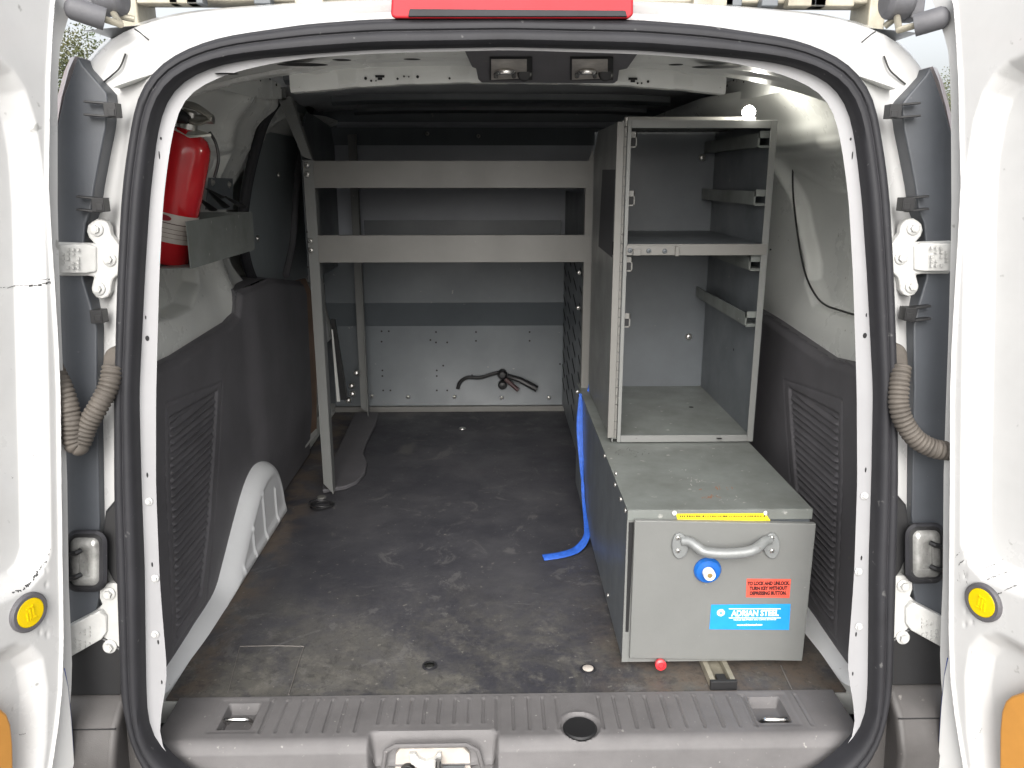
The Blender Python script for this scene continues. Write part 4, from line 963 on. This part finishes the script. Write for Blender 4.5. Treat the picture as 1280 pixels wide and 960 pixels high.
# handle
m = MB()
for px, s_ in ((848, 1), (965, -1)):
    pts = [fy(px + 10.5 * math.cos(a) * (1.15 if math.cos(a) * s_ > 0 else .85), 681 + 16 * math.sin(a)) for a in np.linspace(0, 2 * math.pi, 25)[:-1]]
    m.prism(pts, (0, -.006, 0))
hp_ = [(852, 676, .004), (862, 677, .010), (872, 684, .020), (882, 690, .026), (905, 692, .028), (930, 690.5, .028), (943, 687, .026), (951, 681, .018), (957, 676, .010), (963, 675, .004)]
sp_ = spline([fy(*q) for q in hp_], 50); m.tube(sp_, [.0085 + .0015 * math.sin(i / 50 * math.pi) for i in range(51)], 16)
hd = build('handle', m, mat('worn_silver_paint', (.25, .26, .26), .38, metal=.2, noise=.2, nscale=40, speck=(.16, .14, .12), speck_amt=.70, speck_scale=120), dbx, bevel=.002, angle=50)
for px in (847.5, 965):
    for py in (672.5, 688.5): bolt(fy(px, py, .006), FN, .0046, hd, 'pan')
m = MB(); c = fy(884, 712); m.lathe(c, FN, [(.0255, -.001), (.0255, .004), (.022, .009), (.012, .011), (.0105, .016), (.0001, .016)], 36); lk = build('lock_button', m, BLUEP, dbx, angle=30)
m = MB(); c = fy(885.5, 716, .016); m.lathe(c, FN + Vector((0, 0, .0)), [(.0108, -.002), (.0108, .010), (.0098, .012), (.0055, .012), (.005, .0105), (.0001, .0105)], 28); m.use(TXTW); m.mi = [0] * len(m.mi)
lc = build('lock_cylinder', m, TXTW, lk, angle=30)
m = MB(); m.lathe(c + FN * .0106, FN, [(.0050, 0), (.0047, .001), (.0001, .0011)], 16); build('key_slot', m, mat('brass', (.6, .42, .18), .35, metal=.8), lk)
# yellow warning tape
yl = lambda px, py, o=.0008: P(px, py, Y=BY0 - .0070 - o)
m = MB(); m.use(STYEL); m.prism([yl(*p) for p in ((845, 642.3), (957, 641.6), (963, 650.8), (847, 650.2))], (0, .0006, 0)); m.use(TXTD)
rnd = random.Random(5)
px = 850.0
while px < 956:
    wv = rnd.uniform(.6, 1.6); m.poly([yl(px, 644.2, .0011), yl(px + wv, 644.2, .0011), yl(px + wv + .2, 646.6, .0011), yl(px + .2, 646.6, .0011)]); px += wv + rnd.uniform(.5, 1.1)
build('warning_tape', m, STYEL, dbx)
for px in (843, 957): m = MB(); m.lathe(P(px, 641.5, Y=BY0 - .0068), (0, -1, .4), [(.0045, 0), (.0040, .003), (.0001, .0038)], 14); build('rivet', m, ZINC, dbx)
# stickers
def quad(pts, o, th=.0004): return [fy(x, y, o) for x, y in pts]
m = MB(); m.prism(quad(((933.5, 723.5), (988.8, 724), (986.8, 747.5), (932.5, 746.6)), .0006), (0, .0006, 0)); rs_ = build('red_sticker', m, STRED, df)
for i, ln_ in enumerate(('TO LOCK AND UNLOCK,', 'TURN KEY WITHOUT', 'DEPRESSING BUTTON.')):
    a = fy(960.8 - i * .3, 729.4 + i * 6.1, .0009); ob = text(ln_, .0098, a, (1, 0, 0), (0, 0, 1), TXTD, rs_, bold=.00055, ext=.0002, sx=(.70, .74, .70)[i])
m = MB(); m.prism(quad(((889, 756), (988.3, 755), (986.3, 787.5), (886.8, 786.6)), .0006), (0, .0006, 0)); bs_ = build('blue_sticker', m, STBLUE, df)
text('ADRIAN STEEL', .0172, fy(944, 766.8, .0009), (1, 0, 0), (0, 0, 1), TXTW, bs_, bold=.00055, ext=.0002, sx=.80)
text('VEHICLE EQUIPMENT AND CARGO STORAGE', .0040, fy(943.5, 774.6, .0009), (1, 0, 0), (0, 0, 1), TXTW, bs_, bold=.00008, ext=.0002, sx=1.0)
text('www.adriansteel.com', .0056, fy(937, 781, .0009), (1, 0, 0), (0, 0, 1), TXTW, bs_, bold=.0002, ext=.0002, sx=1.0)
m = MB()
for y0, y1 in ((760.6, 761.5), (772.0, 772.9)): m.prism([fy(x, y, .001) for x, y in ((911, y0), (976, y0), (976, y1), (911, y1))], (0, .0003, 0))
build('rule', m, TXTW, bs_)
m = MB(); cc = fy(901, 765.8, .0009); m.cyl(cc, FN, .0074, .0003, 28); em = build('emblem', m, TXTW, bs_)
m = MB(); m.ring(cc + FN * .0003, FN, .0058, .0064, .0002); build('emblem_ring', m, STBLUE, bs_)
text('a', .0115, cc + FN * .0006 + Vector((0, 0, .0006)), (1, 0, 0), (0, 0, 1), STBLUE, bs_, bold=.0003, ext=.0002)
# scratches and rust on the lid
m = MB(); rnd = random.Random(11)
def mark(cx, cy, w_, h_, n, mm):
    m.use(mm)
    for k in range(n):
        x, y = cx + rnd.gauss(0, w_), cy + rnd.gauss(0, h_); a = rnd.uniform(0, 3.1); L_ = rnd.uniform(1, 5)
        p0 = P(x, y, Z=BZ1 + .0003); p1 = P(x + L_ * math.cos(a), y + L_ * .6 * math.sin(a), Z=BZ1 + .0003); d_ = (p1 - p0).cross(Vector((0, 0, 1))).normalized() * rnd.uniform(.0003, .0011)
        m.poly([p0 - d_, p1 - d_, p1 + d_, p0 + d_])
lightm = mat('scratch', (.36, .36, .34), .6); rust = mat('rust', (.32, .13, .06), .8); 
mark(874, 600, 7, 4, 16, lightm); mark(886, 620, 5, 1.6, 14, rust); mark(915, 626, 8, 3, 8, lightm); mark(900, 611, 12, 3, 8, rust); mark(790, 565, 14, 3, 22, mat('scuff_dark', (.09, .095, .09), .7)); mark(860, 590, 20, 10, 12, lightm)
build('wear_mark', m, lightm, dbx)
for px, py in ((756, 570), (769, 606), (776, 624), (782, 638), (770, 592), (760, 744)): bolt(P(px, py, X=BX0 - .0006) if py < 700 else P(px, py, X=BX0 - .0006), (-1, 0, 0), .0055, dbx, 'pan')
# floor rail, end stop and red knob
rl = P(890, 828, Z=.0); 
m = MB(); m.use(ALU); m.box((rl.x - .026, 1.305, .001), (rl.x - .016, 1.60, .018)); m.box((rl.x + .012, 1.305, .001), (rl.x + .022, 1.60, .018)); m.box((rl.x - .016, 1.31, .001), (rl.x + .012, 1.60, .005)); gr = build('glide_rail', m, ALU, dbx, bevel=.001)
m = MB(); m.box((rl.x - .027, 1.297, .0005), (rl.x + .023, 1.305, .019)); m.box((rl.x - .010, 1.306, .0055), (rl.x + .008, 1.33, .014)); build('end_stop', m, BLACKP, gr, bevel=.001)
c = P(826, 833, Y=1.345); m = MB(); m.lathe(c + Vector((0, .012, .001)), (0, -1, .15), [(.006, -.01), (.006, .004), (.0105, .006), (.0105, .013), (.006, .0145), (.005, .012), (.0001, .012)], 22); build('release_knob', m, mat('red_plastic', (.62, .03, .04), .3, coat=.3), dbx, angle=30)
m = MB(); 
for x in (BX0 + .03, BX1 - .04): m.box((x, 1.42, .001), (x + .03, 2.2, .0215))
build('floor_runner', m, STEELD, dbx)

# ================================================================== STRAP
pth = [P(742, 462, Y=2.20), P(738, 480, Y=2.20), P(735, 505, Y=2.19), P(739, 500, Y=2.12), P(737, 540, Y=2.10)]
A = [(744, 462, 2.215), (741, 480, 2.21), (736, 505, 2.20), (733, 530, 2.19)]
B_ = [(744, 492, 2.16), (741, 505, 2.15), (737, 525, 2.14), (735, 550, 2.12), (734, 580, 2.09), (734.5, 605, 2.05), (737, 630, 2.01), (737.5, 655, 1.95), (733, 671, 1.905)]
st = thing('ratchet_strap', P(737, 640, X=.23), 'bright blue webbing strap hanging beside the drawer box with its end on the mat', 'strap')
m = MB(); pa = spline([P(x, y, Y=Y_) for x, y, Y_ in A], 24); m.tube(pa, [.006 + .006 * math.sin(min(1, i / 12) * math.pi / 2) for i in range(25)], 12, sx=.25, flat=(1, 0, 0)); build('webbing', m, BLUE, st)
pts = [P(x, y, Y=Y_) for x, y, Y_ in B_]
pts = [Vector((min(p.x, BX0 - .006), p.y, max(p.z, .012))) for p in pts]
pts += [P(722, 686, Z=.010), P(704, 693, Z=.008), P(679, 697, Z=.006)]
sb = spline(pts, 90); rw = []
for i in range(91):
    u = i / 90; rw.append(.003 + .0085 * math.exp(-((u - .22) / .14) ** 2) if u < .45 else .0045 + .0065 * float(sstep(.55, .85, u)))
m = MB(); m.tube(sb, rw, 12, sx=.22, flat=(1, 0, 0)); build('webbing', m, BLUE, st)

# ================================================================== EXTINGUISHER TRAY
TX0, TX1, TY0, TY1, TZ0, TZ1 = -.690, -.555, 1.475, 1.875, .768, .853
tr = thing('wall_tray', (TX0, TY0, TZ0), 'grey sheet metal tray fixed to the left wall holding the fire extinguisher', 'tray')
m = MB(); t = .002
m.box((TX1 - t, TY0, TZ0 + t), (TX1, TY1, TZ1)); m.box((TX0, TY0, TZ0), (TX1, TY1, TZ0 + t)); m.box((TX0, TY1 - t, TZ0 + t), (TX1 - t, TY1, TZ1)); m.box((TX0 - .01, TY0, TZ0 + t), (TX0 - .01 + t, TY1, TZ1 + .0)); build('tray_body', m, STEELTOP, tr)
m = MB(); m.prism([P(x, y, X=-.645) for x, y in ((262, 222), (291, 223), (291, 262), (258, 262))], (-.003, 0, 0)); build('back_plate', m, STEELD, tr)
for px, py in ((265, 228), (286, 231)): bolt(P(px, py, X=-.644), (1, 0, 0), .006, tr)
bg_ = P(270, 258, X=-.60); fb = thing('strap_clips', bg_, 'black plastic strap ends lying in the wall tray behind the extinguisher', 'strap clips')
m = MB()
for (x0, y0, x1, y1, X_) in ((252, 250, 266, 262, -.585), (262, 240, 282, 258, -.605), (282, 246, 304, 258, -.585), (258, 236, 276, 246, -.625)):
    a, b = P(x0, y0, X=X_), P(x1, y1, X=X_); m.tube([a, a.lerp(b, .3), b], [.003, .006, .010], 10, sx=.4, flat=(1, 0, 0))
build('clip', m, BLACKP, fb)
# fire extinguisher, leaning inwards
EB = Vector((-.635, 1.545, TZ0 + .008)); EA = Vector((.285, .0, .96)).normalized()
fe = thing('fire_extinguisher', EB, 'red fire extinguisher leaning in the wall tray with two paper labels', 'fire extinguisher')
m = MB(); r = .049
m.lathe(EB, EA, [(r * .8, 0), (r, .006), (r, .205), (r * .96, .222), (r * .80, .237), (r * .5, .246), (r * .36, .250)], 48); cyl_ = build('cylinder', m, RED, fe, angle=60)
def band(r_, z0, z1, a0, a1, mm, name, n=24, par=fe):
    u0 = Vector((0, -1, 0)); u0 = (u0 - EA * u0.dot(EA)).normalized(); w0 = EA.cross(u0)
    rows_ = []
    for z in (z0, z1): rows_.append([EB + EA * z + (u0 * math.cos(a) + w0 * math.sin(a)) * r_ for a in np.linspace(R(a0), R(a1), n)])
    m = MB(); m.grid(rows_); return build(name, m, mm, par)
band(r + .0006, .045, .098, -120, 120, LABELW, 'lower_label')
band(r + .0009, .0795, .081, -110, 110, TXTD, 'label_rule'); band(r + .0009, .062, .0628, -110, 110, TXTD, 'label_rule'); band(r + .0009, .054, .0546, -110, 110, TXTD, 'label_rule'); band(r + .0009, .070, .0707, -110, 110, TXTD, 'label_rule')
def disc(z, a, rw_, rh_, mm):
    u0 = Vector((0, -1, 0)); u0 = (u0 - EA * u0.dot(EA)).normalized(); w0 = EA.cross(u0)
    m = MB(); pts = [EB + EA * (z + rh_ * math.sin(q)) + (u0 * math.cos(R(a) + rw_ / r * math.cos(q)) + w0 * math.sin(R(a) + rw_ / r * math.cos(q))) * (r + .0012) for q in np.linspace(0, 2 * math.pi, 20)[:-1]]
    m.poly(pts); build('label_oval', m, mm, fe)
disc(.089, 8, .013, .0055, mat('dark_red_print', (.25, .01, .02), .5))
band(r + .0006, .10, .185, -75, -28, mat('grey_label', (.36, .33, .27), .5, noise=.5, nscale=60), 'upper_label')
for k in range(5): band(r + .0009, .118 + k * .013, .124 + k * .013, -62 + (k % 2) * 6, -36, TXTW if k % 2 else BLACKP, 'label_line')
vt = EB + EA * .250
m = MB(); m.use(ZINC); m.lathe(vt, EA, [(.018, -.002), (.018, .010), (.014, .014), (.014, .03), (.01, .034)], 20); m.tube([vt + EA * .018, vt + EA * .018 + Vector((.045, .0, -.001))], .0085, 12)
vb = build('valve', m, ZINC, fe, angle=40)
nick = mat('dull_nickel', (.46, .45, .40), .35, metal=.6, noise=.3, nscale=40)
for pp, wd in ((((196, 136), (222, 130), (243, 133), (264, 146)), .013), (((214, 150), (232, 148), (248, 154), (262, 150)), .009)):
    m = MB(); m.tube(spline([P(x, y, Y=1.535) for x, y in pp], 18), [wd * (.75 + .25 * math.sin(i / 18 * math.pi)) for i in range(19)], 12, sx=.45, flat=(0, 1, .3)); build('squeeze_lever', m, nick, fe, angle=60)
m = MB(); m.tube([P(x, y, Y=1.525) for x, y in ((208, 147), (222, 143), (236, 150))], [.012, .015, .008], 12, flat=(0, 1, 0)); build('lever_grip', m, BLACKP, fe)
m = MB(); m.prism([vt + Vector((-.045, -.02, -.004)), vt + Vector((-.02, -.03, .002)), vt + Vector((.012, -.034, -.018)), vt + Vector((.05, -.02, -.014)), vt + Vector((.02, .01, -.006))], (0, 0, .004)); build('hanger_plate', m, mat('pale_metal', (.5, .5, .45), .4, metal=.4), fe)
m = MB(); m.tube(spline([P(x, y, Y=1.57) for x, y in ((262, 165), (270, 180), (273, 200), (268, 222))], 24), .003, 8); build('hose', m, BLACKP, fe)

# ================================================================== CARGO LAMP (lit)
lp = P(936, 141, Y=1.765)
cl = thing('cargo_lamp', lp, 'small lit white cargo lamp standing on the top front edge of the cabinet', 'lamp')
m = MB(); m.lathe(Vector((lp.x, lp.y, CZ1)), (0, 0, 1), [(.016, 0), (.016, .003), (.008, .005), (.0001, .005)], 20); build('lamp_base', m, ZINC, cl)
m = MB(); m.lathe(lp + Vector((0, 0, -.012)), (0, 0, 1), [(.0001, 0), (.008, .002), (.013, .009), (.0135, .016), (.010, .022), (.005, .026), (.0001, .027)], 24)
build('lamp_lens', m, mat('lit_lamp', (1, 1, 1), .3, emit=(1, .97, .88), estr=40), cl)
pl_ = bpy.data.lights.new('cargo_lamp_light', 'POINT'); pl_.energy = .34; pl_.color = (1, .96, .86); pl_.shadow_soft_size = .012
po = bpy.data.objects.new('cargo_lamp_light', pl_); COL.objects.link(po); po.parent = cl; po.location = (0, -.022, 0)

# ================================================================== TREES beyond, glimpsed past the doors
def tree(x, y, h, label, seed):
    rnd = random.Random(seed); root = thing('broadleaf_tree', (x, y, -.62), label, 'tree', 'trees beyond the van')
    m = MB(); base = Vector((x, y, -.62)); m.tube([base, base + Vector((.1, 0, h * .3)), base + Vector((-.1, .1, h * .6))], [h * .03, h * .022, h * .01], 10)
    for k in range(7):
        a = k * 2.4; z0 = h * (.3 + .05 * k); m.tube([base + Vector((0, 0, z0)), base + Vector((math.cos(a) * h * .25, math.sin(a) * h * .25, z0 + h * .2))], [h * .012, h * .003], 6)
    build('trunk', m, BARK, root)
    m = MB(); cl_ = [(rnd.gauss(0, h * .17), rnd.gauss(0, h * .17), h * rnd.uniform(.3, .93), rnd.uniform(.08, .16) * h) for _ in range(26)]
    vs, fs = [], []
    for cx, cy, cz_, cr in cl_:
        for k in range(700):
            v = Vector((rnd.gauss(0, 1), rnd.gauss(0, 1), rnd.gauss(0, 1))).normalized() * cr * rnd.uniform(.5, 1.08)
            c = base + Vector((cx, cy, cz_)) + v; s_ = rnd.uniform(.03, .06) * h / 7
            u = Vector((rnd.gauss(0, 1), rnd.gauss(0, 1), rnd.gauss(0, 1))).normalized() * s_; w_ = u.orthogonal().normalized() * s_ * .6
            b = len(vs); vs += [c - u, c + w_, c + u, c - w_]; fs.append((b, b + 1, b + 2, b + 3))
    m.add(vs, fs); build('crown', m, LEAF, root, smooth=False)
tree(-11.2, 20.5, 4.9, 'rust-tinged tree seen in the gap between left door and van', 1)
tree(12.2, 21.5, 4.7, 'green tree seen in the gap between right door and van', 2)
